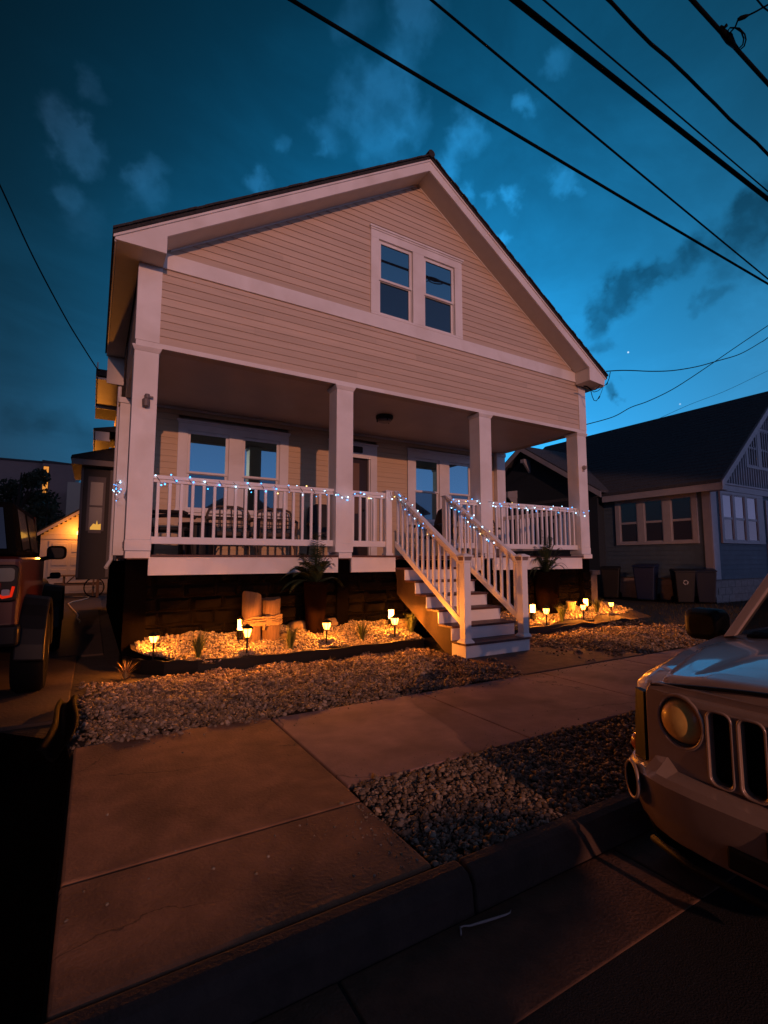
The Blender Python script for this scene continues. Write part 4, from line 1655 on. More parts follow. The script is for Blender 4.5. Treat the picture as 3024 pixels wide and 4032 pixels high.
def cable(label, y, p, q, r, wig=0, sag=.25, xr=(-24, 46)):
    a, b = on_z(*p, CZ), on_z(*q, CZ)
    dy = (b.y - a.y) / (b.x - a.x)
    m = MB()
    pts = []
    n = 140
    for i in range(n + 1):
        x = xr[0] + (xr[1] - xr[0]) * i / n
        yy = a.y + dy * (x - a.x)
        xm = (a.x + b.x) / 2
        z = CZ + .0006 * (x - xm) ** 2 * .6 + wig * math.sin(x * 3.6) + wig * .6 * math.sin(x * 7.7 + 1)
        pts.append((x, yy + wig * math.cos(x * 2.7), z))
    m.tube(pts, r * 1.45, 8)
    o = m.build('overhead_cable', CAB, smooth=True)
    tag(o, label, 'cable', 'utility cables over the street')
    return o


cable('lowest taut cable crossing the sky nearest the roof ridge', 0, (1140, 0), (3024, 1120), .019)
cable('thin cable between the two cables nearest the roof, crossing lower at the right', 0, (1695, 0), (3024, 1100), .013)
cable('thickest black cable running through the middle of the bundle', 0, (2025, 0), (3024, 785), .030)
cable('thin cable running close above the thickest cable and meeting it', 0, (2140, 0), (2960, 700), .009)
cable('wavy cable to the upper right of the thickest cable', 0, (2390, 0), (3024, 610), .018, wig=.012)
kc = cable('heavy cable in the upper right corner carrying the clamp and wire loops', 0, (2725, 0), (3024, 330), .021)
# clamp, loops and splice on the heavy cable


def lp(x, y, dz=0.0):
    return on_z(2700 + x / 5.12, y / 5.12, CZ + dz)


m = MB()
m.tube([lp(690, 560), lp(780, 680), lp(880, 800), lp(1000, 960)], [.03, .05, .057, .027], 8)
m.tube([lp(700, 540), lp(770, 560), lp(830, 500)], [.022, .02, .026], 7)
m.tube([lp(860, 690), lp(850, 620), lp(890, 560), lp(1000, 560), lp(1120, 640), lp(1170, 780), lp(1150, 900), lp(1070, 980)], 0.0105, 6)
m.tube([lp(900, 650), lp(990, 560), lp(1080, 570), lp(1190, 690), lp(1215, 800), lp(1180, 930), lp(1110, 990)], 0.0105, 6)
m.tube([lp(900, 650), lp(940, 700), lp(950, 800), lp(1060, 960)], 0.009, 6)
m.tube([lp(890, 660), lp(1000, 540), lp(1050, 410)], 0.012, 6)
m.tube([lp(1040, 400), lp(1100, 370), lp(1200, 335), lp(1280, 300)], [.018, .03, .028, .012], 8)
m.tube([lp(1280, 300), lp(1420, 230), lp(1560, 150), lp(1660, 95), lp(2400, -300)], 0.0135, 6)
o = m.build('cable_clamp', CAB, smooth=True)
tag(o, 'black splice clamp with two wire loops hanging on the heavy upper right cable', 'clamp')
m = MB()
m.tube([on_z(2700 + 1380 / 5.12, -80 / 5.12, 11), on_z(2700 + 1560 / 5.12, 140 / 5.12, 11), on_z(3070, 75, 11)], 0.0135, 5)
tag(m.build('overhead_cable', CAB), 'hair thin wire in the extreme upper right corner above the splice', 'cable', 'utility cables over the street')


def wire(label, pts, r):
    """pts: photo x, photo y, distance plane"""
    ctrl = [on_y(*p) for p in pts]
    out = []
    for i in range(len(ctrl) - 1):
        p0, p1, p2, p3 = ctrl[max(0, i - 1)], ctrl[i], ctrl[i + 1], ctrl[min(len(ctrl) - 1, i + 2)]
        for k in range(6):
            s = k / 6
            out.append(.5 * ((2 * p1) + (p2 - p0) * s + (2 * p0 - 5 * p1 + 4 * p2 - p3) * s * s + (3 * p1 - p0 - 3 * p2 + p3) * s ** 3))
    out.append(ctrl[-1])
    m = MB()
    m.tube(out, r, 6)
    return tag(m.build('service_wire', CAB, smooth=True), label, 'wire', 'service wires to the houses')


cc = lambda x, y, Y: (2250 + x / 2.143, 1350 + y / 2.143, Y)
wire('service wire leaving the right eave corner of the cream house, sagging level',
     [cc(295, 240, 6.40), cc(400, 233, 6.35), cc(500, 233, 6.3), cc(680, 240, 6.2), cc(860, 233, 6.1), cc(1060, 200, 6.0), cc(1240, 150, 5.9), cc(1420, 95, 5.8), cc(1590, 0, 5.7), cc(1720, -90, 5.6), cc(2400, -600, 5.2)], .011)
wire('service wire climbing to the right from behind the right porch column',
     [cc(60, 705, 11.2), cc(120, 690, 11), cc(350, 625, 10.6), cc(500, 545, 10.3), cc(640, 495, 10), cc(830, 405, 9.6), cc(1000, 300, 9.3), cc(1200, 165, 9), cc(1440, 0, 8.6), cc(1800, -240, 8.2), cc(2400, -640, 7.6)], .015)
wire('thin straight wire rising just above the roof of the grey house',
     [cc(560, 715, 22), cc(680, 665, 21), cc(1000, 520, 20), cc(1300, 405, 19), cc(1659, 235, 18), cc(2200, -20, 17)], .013)
wire('service wire coming down to the left eave of the cream house', [(-700, -900, 6.5), (-300, 100, 7.6), (0, 730, 8.6), (130, 1010, 9.2), (260, 1255, 9.8), (330, 1370, 10.1), (378, 1445, 10.35), (392, 1460, 10.4)], .011)
# drip loops at the right eave
m = MB()


def dl(*pts):
    ctrl = [on_y(*cc(x, y, 6.5)) for x, y in pts]
    return ctrl


m.tube(dl((105, 365), (130, 368), (155, 385), (165, 400)), .016, 6)
m.tube(dl((155, 390), (175, 400), (205, 395), (235, 365), (255, 330), (290, 300)), .008, 6)
m.tube(dl((160, 395), (190, 415), (225, 405), (265, 370), (300, 345), (318, 300), (328, 245)), .008, 6)
m.tube(dl((163, 400), (175, 450), (190, 485), (210, 490), (228, 465), (238, 450)), .008, 6)
m.tube(dl((228, 470), (233, 460), (240, 448)), [.012, .016, .01], 6)
m.tube(dl((292, 355), (300, 345), (305, 335)), [.01, .016, .01], 6)
m.tube(dl((240, 448), (255, 410), (268, 370)), .005, 5)
tag(m.build('drip_loop', CAB, smooth=True), 'black drip loops of cable under the right eave corner', 'cable')

# ================================================================== THE GREY HOUSE ON THE RIGHT
NX, NY = 16.16, 7.673
NS = mat('grey_blue_siding', (.075, .115, .155), .7, var=.15, vscale=4)
NT = mat('grey_trim', (.36, .36, .40), .55, var=.1, vscale=3)
NR = mat('charcoal_shingle', (.062, .068, .08), .95, var=.6, vscale=14, bump=.8, bscale=22, stretch=(1, 1.5, 4))
NF = mat('block_foundation', (.30, .25, .24), .9, var=.2, vscale=8, bump=.4, bscale=30)
NG = glass_mat('neighbour_glass', .16, base=(.02, .014, .013), tint=(.8, .9, 1))
NG2 = glass_mat('neighbour_screen', .04, base=(.035, .022, .02))
nb = thing('bungalow', 'dark grey bungalow with a steep shingle roof on the right', 'house', (20, 10, 0))


def N_(m, name, ma, parent=None, **k):
    return m.build(name, ma, parent or nb, **k)


m = MB()
m.box(NX + .02, 24.2, NY + .02, 17, .68, 3.62)
m.xz([(NX + .1, 3.62), (24.1, 3.62), (20.15, 7.0)], NY + .05, 17)
N_(m, 'house_wall', NS)
m = MB()
z = .68
while z < 3.4:       # clapboards
    m.add([(NX + .3, NY + .02, z), (24, NY + .02, z), (24, NY, z), (NX + .3, NY, z), (24, NY + .016, z + .15), (NX + .3, NY + .016, z + .15)], [(0, 1, 2, 3), (3, 2, 4, 5)])
    m.add([(NX + .02, NY + .2, z), (NX + .02, 17, z), (NX, 17, z), (NX, NY + .2, z), (NX + .016, 17, z + .15), (NX + .016, NY + .2, z + .15)], [(0, 1, 2, 3), (3, 2, 4, 5)])
    z += .15
N_(m, 'clapboards', NS, fix=False)
m = MB()
m.box(NX + .06, 24.1, NY + .06, 17, -.1, .68)
for k in range(3):
    z = -.02 + k * .22
    x = NX + .07 + (.2 if k % 2 else 0)
    while x < 22:
        m.box(x, x + .40, NY + .04, NY + .06, z + .012, z + .21)
        x += .41
    m.box(NX + .04, NX + .06, NY + .1, 11, z + .012, z + .21)
N_(m, 'block_foundation', NF, bevel=.008)
m = MB()
m.box(NX - .02, NX + .33, NY - .03, NY + .01, .68, 3.46)
m.box(NX - .03, NX, NY + .0, NY + .22, .68, 3.5)
m.box(NX + .33, 24.1, NY - .05, NY + .02, 3.44, 3.64)
m.box(NX - .02, 24.1, NY - .08, NY + .0, 3.64, 3.70)
N_(m, 'corner_board', NT, bevel=.006)
# roof
NSL = .81
m = MB()
for s, xe in ((-1, 15.78), (1, 24.5)):
    L = abs(xe - 20.15)
    m.prism([(20.15, 7.15, 7.18), (xe, 7.15, 7.18 - NSL * L), (xe, 7.15, 7.10 - NSL * L), (20.15, 7.15, 7.10)], (0, 10.2, 0))
n = 26
for i in range(n):      # shingle courses
    q0, q1 = 4.37 * i / n, 4.37 * (i + 1) / n
    m.add([(20.15 - q0, 7.15, 7.183 - NSL * q0), (20.15 - q0, 17.3, 7.183 - NSL * q0), (20.15 - q1, 17.3, 7.203 - NSL * q1), (20.15 - q1, 7.15, 7.203 - NSL * q1), (20.15 - q1, 7.15, 7.18 - NSL * q1), (20.15 - q1, 17.3, 7.18 - NSL * q1)], [(0, 1, 2, 3), (3, 2, 5, 4)])
N_(m, 'roof', NR, fix=False)
m = MB()
for s, xe in ((-1, 15.78), (1, 24.5)):
    L = abs(xe - 20.15)
    m.prism([(20.15, 7.12, 7.12), (xe, 7.12, 7.12 - NSL * L), (xe, 7.12, 6.90 - NSL * L), (20.15, 7.12, 6.90)], (0, .03, 0))
m.box(15.80, 15.83, 7.15, 11.1, 3.34, 3.56)
m.box(15.83, NX, 7.15, 7.6, 3.34, 3.37)
m.box(15.83, NX, 7.6, 11.0, 3.42, 3.45)
N_(m, 'rake_board', NT, bevel=.005)
m = MB()
x = 16.9
while x < 23.4:
    zt = 6.9 - NSL * abs(x - 20.15)
    if zt > 3.75:
        m.box(x, x + .05, NY - .005, NY + .05, 3.70, zt)
    x += .17
N_(m, 'batten', NT)
m = MB()
m.prism([(16.7, NY + .04, 3.70), (23.6, NY + .04, 3.70), (20.15, NY + .04, 6.85)], (0, .01, 0))
N_(m, 'gable_board', mat('grey_board', (.2, .2, .23), .7))


def nwin(ops, horizontal, plane, z0, z1, a0, a1, fr=.09):
    """window band on the front wall (plane = Y) or on the left wall (plane = X)"""
    m = MB()

    def bx(a, b, d0, d1, c, d, mb):
        if horizontal:
            mb.box(a, b, plane + d0, plane + d1, c, d)
        else:
            mb.box(plane + d0, plane + d1, a, b, c, d)
    bx(a0, a1, -.05, .02, z0 - fr, z0, m)
    bx(a0, a1, -.05, .02, z1, z1 + fr, m)
    xs = [a0] + [v for o in ops for v in o] + [a1]
    for i in range(0, len(xs), 2):
        bx(xs[i], xs[i + 1], -.05, .02, z0, z1, m)
    w = N_(m, 'window', NT, bevel=.005)
    for a, b in ops:
        zm = z0 + (z1 - z0) * .48
        for c, d, pm in ((z0, zm, NG2), (zm, z1, NG)):
            m = MB()
            f = .035
            for p in ((a, a + f, c, d), (b - f, b, c, d), (a + f, b - f, c, c + f), (a + f, b - f, d - f, d)):
                bx(p[0], p[1], -.03, -.0, p[2], p[3], m)
            m.build('sash', NT, w)
            m = MB()
            bx(a + f, b - f, -.014, -.008, c + f, d - f, m)
            m.build('pane', pm, w)


nwin([(16.84, 17.45), (17.60, 18.25), (18.42, 19.10)], True, NY, 1.88, 3.34, 16.70, 19.55)
nwin([(8.20, 8.85), (9.12, 9.75), (10.0, 10.65)], False, NX, 1.88, 3.28, 8.04, 10.82)
nwin([(18.85, 19.55), (19.78, 20.6), (20.8, 21.5)], True, NY + .04, 4.45, 5.75, 18.7, 21.65)
m = MB()
m.box(19.75, 19.9, NY - .05, NY + .02, .68, 3.3)
m.box(20.85, 21.0, NY - .05, NY + .02, .68, 3.3)
m.box(19.9, 20.85, NY - .05, NY + .02, 3.1, 3.3)
dr = N_(m, 'front_door', NT)
m = MB()
m.box(19.9, 20.85, NY + .0, NY + .015, .68, 3.1)
m.build('door_leaf', mat('pale_door', (.45, .38, .30), .5), dr)
m = MB()
m.box(20.0, 20.75, NY - .012, NY - .002, 2.3, 2.95)
m.build('door_window', NG2, dr)
m = MB()
m.lathe([(.01, -.03), (.035, -.02), (.035, .02), (.01, .03)], (20.12, NY - .05, 2.62), 10)
m.build('door_lamp', emis('door_lamp_glow', (1, .6, .25), 5), dr)
m = MB()
for k in range(4):
    m.box(19.7, 21.0, NY - .4 - .3 * k, NY - .1 - .3 * k, -.1, .66 - .17 * k)
N_(m, 'front_steps', NF, bevel=.01)
# cross gable wing
m = MB()
m.box(15.8, 16.2, 11.3, 18, -.05, 3.6)
m.yz([(11.3, 3.6), (18, 3.6), (14.65, 5.75)], 15.8, 20)
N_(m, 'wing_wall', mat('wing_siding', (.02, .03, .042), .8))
m = MB()
for s, ye in ((-1, 10.88), (1, 18.4)):
    L = abs(ye - 14.6)
    m.prism([(15.42, 14.6, 6.12), (15.42, ye, 6.12 - .635 * L), (15.42, ye, 6.04 - .635 * L), (15.42, 14.6, 6.04)], (4.6, 0, 0))
N_(m, 'wing_roof', NR)
m = MB()
for s, ye in ((-1, 10.86), (1, 18.4)):
    L = abs(ye - 14.6)
    m.prism([(15.40, 14.6, 6.06), (15.40, ye, 6.06 - .635 * L), (15.40, ye, 5.86 - .635 * L), (15.40, 14.6, 5.86)], (.03, 0, 0))
m.box(15.4, 15.8, 14.4, 14.6, 5.35, 5.5)
m.prism([(15.43, 14.42, 5.35), (15.8, 14.42, 5.35), (15.8, 14.42, 4.95)], (0, .1, 0))
N_(m, 'wing_rake_board', NT)
m = MB()
m.hexa([(15.25, 15.2, 3.95), (15.8, 15.2, 3.95), (15.8, 17.2, 3.95), (15.25, 17.2, 3.95), (15.25, 15.2, 4.2), (15.8, 15.2, 4.28), (15.8, 17.2, 4.28), (15.25, 17.2, 4.2)])
m.prism([(15.28, 15.22, 3.95), (15.8, 15.22, 3.95), (15.8, 15.22, 3.45)], (0, .06, 0))
N_(m, 'wing_awning', NT)
m = MB()
m.box(15.74, 15.8, 11.9, 13.3, 2.75, 2.9)
m.box(15.77, 15.8, 11.95, 13.25, 1.7, 2.75)
N_(m, 'wing_window', NT)


# ---- wheelie bins along its wall
def bin_(loc, col, lab, s=1.0, rz=0, logo=False):
    t = thing('wheelie_bin', lab, 'bin', (0, 0, 0), 'bins along the grey house')
    ma = mat('bin_plastic', col, .5)
    m = MB()
    m.hexa([(-.22, -.25, .06), (.22, -.25, .06), (.22, .25, .06), (-.22, .25, .06), (-.29, -.34, 1.0), (.29, -.34, 1.0), (.29, .34, 1.0), (-.29, .34, 1.0)])
    m.build('bin_body', ma, t, local=True, bevel=.03)
    m = MB()
    m.add([(-.31, -.37, 1.0), (.31, -.37, 1.0), (.31, .36, 1.0), (-.31, .36, 1.0), (-.30, -.36, 1.05), (.30, -.36, 1.05), (.29, .34, 1.10), (-.29, .34, 1.10)],
          [(3, 2, 1, 0), (4, 5, 6, 7), (0, 1, 5, 4), (1, 2, 6, 5), (2, 3, 7, 6), (3, 0, 4, 7)])
    m.build('bin_lid', ma, t, local=True, bevel=.02)
    m = MB()
    m.tube([(-.25, .34, 1.0), (-.25, .42, 1.02), (.25, .42, 1.02), (.25, .34, 1.0)], .018, 6)
    m.build('handle', ma, t, local=True)
    for sx in (-1, 1):
        m = MB()
        m.lathe([(.03, -.03), (.11, -.03), (.11, .03), (.03, .03)], (sx * .25, .28, .11), 14, axis='x')
        m.build('wheel', BLACKR, t, local=True)
    if logo:      # white recycling arrows
        m = MB()
        for k in range(3):
            q = R(90 + 120 * k)
            c = Vector((math.cos(q), math.sin(q)))
            pts = [(.07 * math.cos(q + a), .07 * math.sin(q + a)) for a in (-.7, -.35, 0, .35, .7)]
            pin = [(.05 * math.cos(q + a), .05 * math.sin(q + a)) for a in (.7, .35, 0, -.35, -.7)]
            m.quad(*[(x, -.345 + .075 * 0 - .002 + (.0) , .72 + z) for x, z in pts + pin])
            e = q + .7
            m.quad(*[(x, -.347, .72 + z) for x, z in ((.085 * math.cos(e), .085 * math.sin(e)), (.035 * math.cos(e), .035 * math.sin(e)), (.062 * math.cos(e + .45), .062 * math.sin(e + .45)))])
        o = m.build('recycling_mark', mat('white_mark', (.5, .5, .5), .6), t, local=True, fix=False)
        o.rotation_euler = (R(5.2), 0, 0)
        o.location = (0, .062, .0)
    t.location = loc
    t.rotation_euler = (0, 0, rz)
    t.scale = (s, s, s)


bin_((14.95, 10.3, -.03), (.004, .004, .004), 'black bin standing nearest the cream house porch', 1.0, R(-60))
bin_((15.15, 9.2, -.03), (.004, .014, .05), 'large blue bin in the middle of the row', 1.08, R(-70))
bin_((15.2, 8.1, -.03), (.004, .004, .005), 'black bin with recycling arrows at the front end of the row', .95, R(-50), True)
bin_((15.75, 7.75, -.03), (.006, .012, .03), 'dark blue bin squeezed against the corner of the grey house', .95, R(-60))
# low dark wall between the houses
m = MB()
m.box(9.75, 9.95, 7.2, 12, -.05, .95)
for k in range(5):
    for j in range(14):
        m.box(9.73, 9.75, 7.2 + j * .35, 7.52 + j * .35, -.02 + k * .19, .15 + k * .19)
m.box(9.72, 10.0, 7.15, 12, .95, 1.05)
tag(m.build('block_wall', mat('dark_blocks', (.07, .06, .06), .9, var=.3), bevel=.006), 'low concrete block wall beside the right end of the porch', 'wall')

# ================================================================== LEFT SIDE: GARAGE, YARD, FAR BUILDING, TREE
GS = mat('garage_siding', (.55, .47, .36), .6, var=.06)
ga = thing('garage', 'pale garage with a panelled door lit orange at the end of the driveway', 'garage', (-.2, 23, 0))
GX0, GX1, GY = -1.72, 1.4, 22.6
gxc = -.1
m = MB()
m.box(GX0, GX1, GY + .02, GY + 5, -.05, 2.2)
m.xz([(GX0, 2.2), (GX1, 2.2), (gxc, 3.33)], GY + .02, GY + 5)
m.build('house_wall', GS, ga)
m = MB()
z = 2.26
while z < 3.3:
    h = (3.33 - z) / (3.33 - 2.2)
    xa, xb = gxc + (GX0 - gxc) * h, gxc + (GX1 - gxc) * h
    m.add([(xa, GY + .02, z), (xb, GY + .02, z), (xb, GY, z), (xa, GY, z), (xb, GY + .018, z + .1), (xa, GY + .018, z + .1)], [(0, 1, 2, 3), (3, 2, 4, 5)])
    z += .1
m.build('gable_siding', GS, ga, fix=False)
m = MB()
m.box(-1.45, 1.1, GY - .01, GY + .02, 0, 2.02)
for r_ in range(4):
    for c_ in range(4):
        a = -1.40 + c_ * .62
        m.box(a + .06, a + .56, GY - .03, GY - .01, .08 + r_ * .5, .42 + r_ * .5)
m.build('garage_door', GS, ga, bevel=.012)
m = MB()
for s, xe in ((-1, -1.98), (1, 1.7)):
    L = abs(xe - gxc)
    m.prism([(gxc, GY - .3, 3.50), (xe, GY - .3, 3.50 - .70 * L), (xe, GY - .3, 3.38 - .70 * L), (gxc, GY - .3, 3.38)], (0, .04, 0))
m.box(GX0, GX1, GY - .02, GY + .02, 2.08, 2.24)
m.build('rake_board', GS, ga)
m = MB()
for s, xe in ((-1, -2.0), (1, 1.72)):
    L = abs(xe - gxc)
    m.prism([(gxc, GY - .32, 3.56), (xe, GY - .32, 3.56 - .70 * L), (xe, GY - .32, 3.50 - .70 * L), (gxc, GY - .32, 3.50)], (0, 5.6, 0))
m.build('roof', SHINGLE, ga)
m = MB()
m.lathe([(.03, -.08), (.07, -.06), (.07, .06), (.03, .08)], (-.50, GY - .14, 2.33), 12)
m.build('wall_lamp', emis('wall_lamp_glow', (1, .5, .12), 7), ga)
gl = bpy.data.lights.new('garage_lamp_light', 'POINT')
gl.energy = 45
gl.color = (1.0, .30, .03)
gl.shadow_soft_size = .08
go = bpy.data.objects.new('garage_lamp_light', gl)
COL.objects.link(go)
go.location = (-.62, GY - .42, 2.45)

t = thing('picnic_table', 'wooden picnic table standing on the driveway in front of the garage', 'table', (-.35, 20.8, 0))
WT = mat('picnic_wood', (.16, .09, .05), .8, var=.2)
m = MB()
for k in range(5):
    m.box(-1.15, .35, 20.42 + k * .155, 20.56 + k * .155, .71, .75)
m.build('tabletop', WT, t)
for y in (20.05, 21.35):
    m = MB()
    m.box(-1.15, .35, y, y + .25, .41, .45)
    m.build('bench', WT, t)
for x in (-.85, .05):
    m = MB()
    m.hexa([(x, 20.1, 0), (x + .05, 20.1, 0), (x + .05, 20.2, 0), (x, 20.2, 0), (x, 20.6, .71), (x + .05, 20.6, .71), (x + .05, 20.72, .71), (x, 20.72, .71)])
    m.hexa([(x, 21.35, 0), (x + .05, 21.35, 0), (x + .05, 21.45, 0), (x, 21.45, 0), (x, 20.9, .71), (x + .05, 20.9, .71), (x + .05, 21.02, .71), (x, 21.02, .71)])
    m.box(x, x + .05, 20.0, 21.6, .37, .41)
    m.hexa([(x - .0, 20.75, .38), (x + .05, 20.75, .38), (x + .05, 20.82, .38), (x, 20.82, .38), (x + .3, 20.75, .70), (x + .35, 20.75, .70), (x + .35, 20.82, .70), (x + .3, 20.82, .70)])
    m.build('leg', WT, t)
m = MB()
m.lathe([(.14, 0), (.16, .08), (.14, .09)], (0, 0, 0), 16)
o = m.build('serving_bowl', mat('red_bowl', (.4, .06, .03), .5))
o.location = (-.1, 20.75, .75)
tag(o, 'red bowl lying on the picnic table near the house end', 'bowl')
t = thing('bicycle_wheel', 'loose bicycle wheel leaning against a post beside the picnic table', 'wheel', (.12, 20.0, 0))
m = MB()
pts = [(.10 + .30 * math.cos(q), 19.85 + .03 * math.sin(q), .34 + .32 * math.sin(q)) for q in [2 * PI * k / 28 for k in range(28)]]
m.tube(pts, .02, 6, closed=True)
m.build('tyre', BLACKR, t)
m = MB()
for k in range(8):
    q = 2 * PI * k / 8
    m.tube([(.10, 19.85, .34), (.10 + .29 * math.cos(q), 19.85 + .03 * math.sin(q), .34 + .3 * math.sin(q))], .004, 4)
m.build('spokes', DARKM, t)
m = MB()
m.box(.16, .25, 19.6, 19.69, 0, .82)
m.box(.13, .28, 19.57, 19.72, .82, .86)
tag(m.build('wooden_post', WT, bevel=.01), 'short wooden post at the end of the picnic table', 'post')
m = MB()
hp = [on_z(x, y, .012) for x, y in ((250, 2348), (300, 2348), (350, 2350), (345, 2356), (315, 2363), (285, 2369), (268, 2377), (275, 2386), (288, 2401), (300, 2414), (307, 2423), (302, 2434), (312, 2442), (316, 2445), (312, 2452))]
m.tube(hp, .016, 6)
tag(m.build('garden_hose', mat('pale_hose', (.55, .42, .25), .5), smooth=True), 'pale garden hose zigzagging along the lit driveway', 'hose')

FB = mat('rendered_wall', (.22, .14, .12), .9, var=.1, vscale=.4)
fb = thing('apartment_block', 'flat roofed pale block with one tall lit window far behind the tree', 'building', (-12, 52, 0))
m = MB()
m.box(-30, -4.05, 50.5, 60, -.1, 9.55)
m.build('house_wall', FB, fb)
m = MB()
m.box(-4.02, -1.6, 50, 60, -.1, 9.5)
m.build('tower', FB, fb)
m = MB()
m.box(-30.1, -4.03, 50.4, 60, 9.55, 9.7)
m.hexa([(-4.05, 49.9, 9.5), (-1.55, 49.9, 9.5), (-1.55, 60, 9.5), (-4.05, 60, 9.5), (-4.05, 49.9, 9.72), (-1.55, 49.9, 9.6), (-1.55, 60, 9.6), (-4.05, 60, 9.72)])
m.build('parapet', mat('dark_parapet', (.05, .04, .04), .9), fb)
m = MB()
m.box(-3.98, -3.5, 49.96, 50.0, 6.5, 9.25)
w_ = m.build('window', mat('dark_frame', (.06, .04, .03), .7), fb)
m = MB()
m.box(-3.92, -3.56, 49.93, 49.955, 6.58, 9.18)
m.build('lit_pane', emis('lit_window', (1.0, .36, .06), .8), w_)
m = MB()
m.box(-1.9, .6, 44, 49, -.1, 7.2)
m.build('annexe', mat('annexe_wall', (.4, .3, .22), .9), fb)


def tree(loc, h, rad, n, label, seed, name='tree', leaf=.16, low=.25):
    rd = random.Random(seed)
    t = thing(name, label, 'tree', loc, 'dark trees by the driveway')
    m = MB()
    m.tube([(0, 0, -.1), (.05, .02, h * .3), (-.05, .05, h * .6), (.02, 0, h * .9)], [h * .03, h * .024, h * .016, h * .005], 8)
    lobes = []
    for i in range(16):
        q = rd.uniform(0, 2 * PI)
        zz = h * rd.uniform(low, .95)
        rr = rad * (1 - .55 * max(0, zz / h - .4)) * rd.uniform(.3, 1)
        c = Vector((rr * math.cos(q), rr * math.sin(q), zz))
        m.tube([(0, 0, zz * .65), tuple(c * .6 + Vector((0, 0, zz * .28))), tuple(c)], [h * .012, h * .008, h * .003], 5)
        lobes.append((c, rad * rd.uniform(.22, .42)))
    m.build('trunk', mat('bark', (.02, .015, .012), .9), t, local=True)
    m = MB()
    for i in range(n):
        c, r = rd.choice(lobes)
        d = Vector((rd.gauss(0, 1), rd.gauss(0, 1), rd.gauss(0, .8))).normalized() * r * rd.random() ** .4
        p = c + d
        a = Vector((rd.gauss(0, 1), rd.gauss(0, 1), rd.gauss(0, 1))).normalized()
        b = a.orthogonal().normalized()
        s = leaf * rd.uniform(.5, 1.2)
        m.add([p - a * s, p + b * s * .5, p + a * s, p - b * s * .5], [(0, 1, 2, 3)])
    m.build('crown', TREEM, t, local=True, fix=False)


tree((-3.7, 34, 0), 6.9, 1.9, 4200, 'dark leafy tree with a pointed top in front of the far block', 4)
tree((-6.3, 31, 0), 5.2, 1.9, 3000, 'lower dark bush at the left edge behind the orange car', 6)
tree((-2.1, 30, 0), 4.6, 1.3, 2600, 'rounded dark shrub just left of the garage roof', 9)


# ================================================================== HOUSES ACROSS THE ROAD, BEHIND THE VIEWER (mirrored in the porch windows)
for (x0, x1, y0, zw, zr, col, lab) in ((5.4, 13.2, -17, 3.6, 6.4, (.3, .25, .2), 'tan gabled house across the road, right of the gap'),
                                       (16.5, 26, -17.5, 5.6, 8.2, (.25, .2, .18), 'taller brown house across the road, farther along'),
                                       (-19, -9.5, -17, 3.5, 6.6, (.28, .26, .25), 'grey house across the road, left of the gap')):
    hh = thing('house', lab, 'house', ((x0 + x1) / 2, y0, 0), 'houses across the road')
    wm_ = mat('far_wall', col, .8, var=.1)
    m = MB()
    m.box(x0, x1, y0 - 9, y0, -.15, zw)
    m.xz([(x0, zw), (x1, zw), ((x0 + x1) / 2, zr)], y0 - 9, y0)
    m.build('house_wall', wm_, hh)
    m = MB()
    for s in (-1, 1):
        xm, xe = (x0 + x1) / 2, (x0 - .4 if s < 0 else x1 + .4)
        sl_ = (zr - zw) / ((x1 - x0) / 2)
        L = abs(xe - xm)
        m.prism([(xm, y0 + .4, zr + .12), (xe, y0 + .4, zr + .12 - sl_ * L), (xe, y0 + .4, zr - sl_ * L), (xm, y0 + .4, zr)], (0, -9.8, 0))
    m.build('roof', SHINGLE, hh)
    for k in range(3):
        xx = x0 + (x1 - x0) * (.15 + .28 * k)
        m = MB()
        m.box(xx, xx + 1.1, y0, y0 + .05, 1.4, 2.9)
        m.build('window', mat('far_window', (.02, .02, .025), .2), hh)

# made-up board across the road, out of view, cut to shape the near kerb shadow
m = MB()
m.xz([(-2.6, 1.2), (.0, 1.2), (.05, 1.8), (.12, 1.86), (.62, 1.89), (.74, 1.93), (.81, 2.0), (.80, 2.08), (.70, 2.15), (.52, 2.19), (.2, 2.2), (-.1, 2.17), (-.4, 2.18), (-.62, 2.13), (-2.6, 2.1)], -6.03, -6.0)
sb = m.build('shadow_board', mat('plain_board', (.3, .25, .2), .8))
for x in (-2.3, -1.5):
    m = MB()
    m.box(x, x + .1, -6.13, -6.03, -.15, 2.05)
    m.build('post', mat('plain_post', (.2, .16, .12), .8), sb)
tag(sb, 'unseen board on two posts behind the viewer, added to cast the kerb shadow', 'board')

# ================================================================== VEHICLES
def paint(name, col, rough=.32, metal=.5, coat=.8):
    return mat(name, col, rough, metal=metal, coat=coat, var=.04, vscale=40)


def ring_of(x, half):
    """closed ring from a half profile listed bottom -> top at y >= 0"""
    return [(x, y, z) for y, z in half] + [(x, -y, z) for y, z in half[::-1]]


def lerp_half(a, b, t):
    return [(p[0] * (1 - t) + q[0] * t, p[1] * (1 - t) + q[1] * t) for p, q in zip(a, b)]


def wheel(parent, x, y, r, w, rimcol):
    m = MB()
    s = 1 if y > 0 else -1
    m.lathe([(r * .62, -w / 2), (r * .93, -w / 2), (r, -w * .36), (r, w * .36), (r * .93, w / 2), (r * .62, w / 2)], (x, y, r), 28, axis='y')
    o = m.build('wheel', BLACKR, parent, local=True, smooth='auto')
    m = MB()
    m.lathe([(r * .05, w * .42 * s), (r * .60, w * .44 * s), (r * .64, w * .5 * s), (r * .60, w * .3 * s)], (x, y, r), 24, axis='y')
    for k in range(5):
        q = 2 * PI * k / 5
        m.tube([(x + r * .1 * math.cos(q), y + s * w * .47, r + r * .1 * math.sin(q)), (x + r * .58 * math.cos(q), y + s * w * .47, r + r * .58 * math.sin(q))], r * .07, 5)
    m.build('rim', rimcol, o, local=True)
    return o


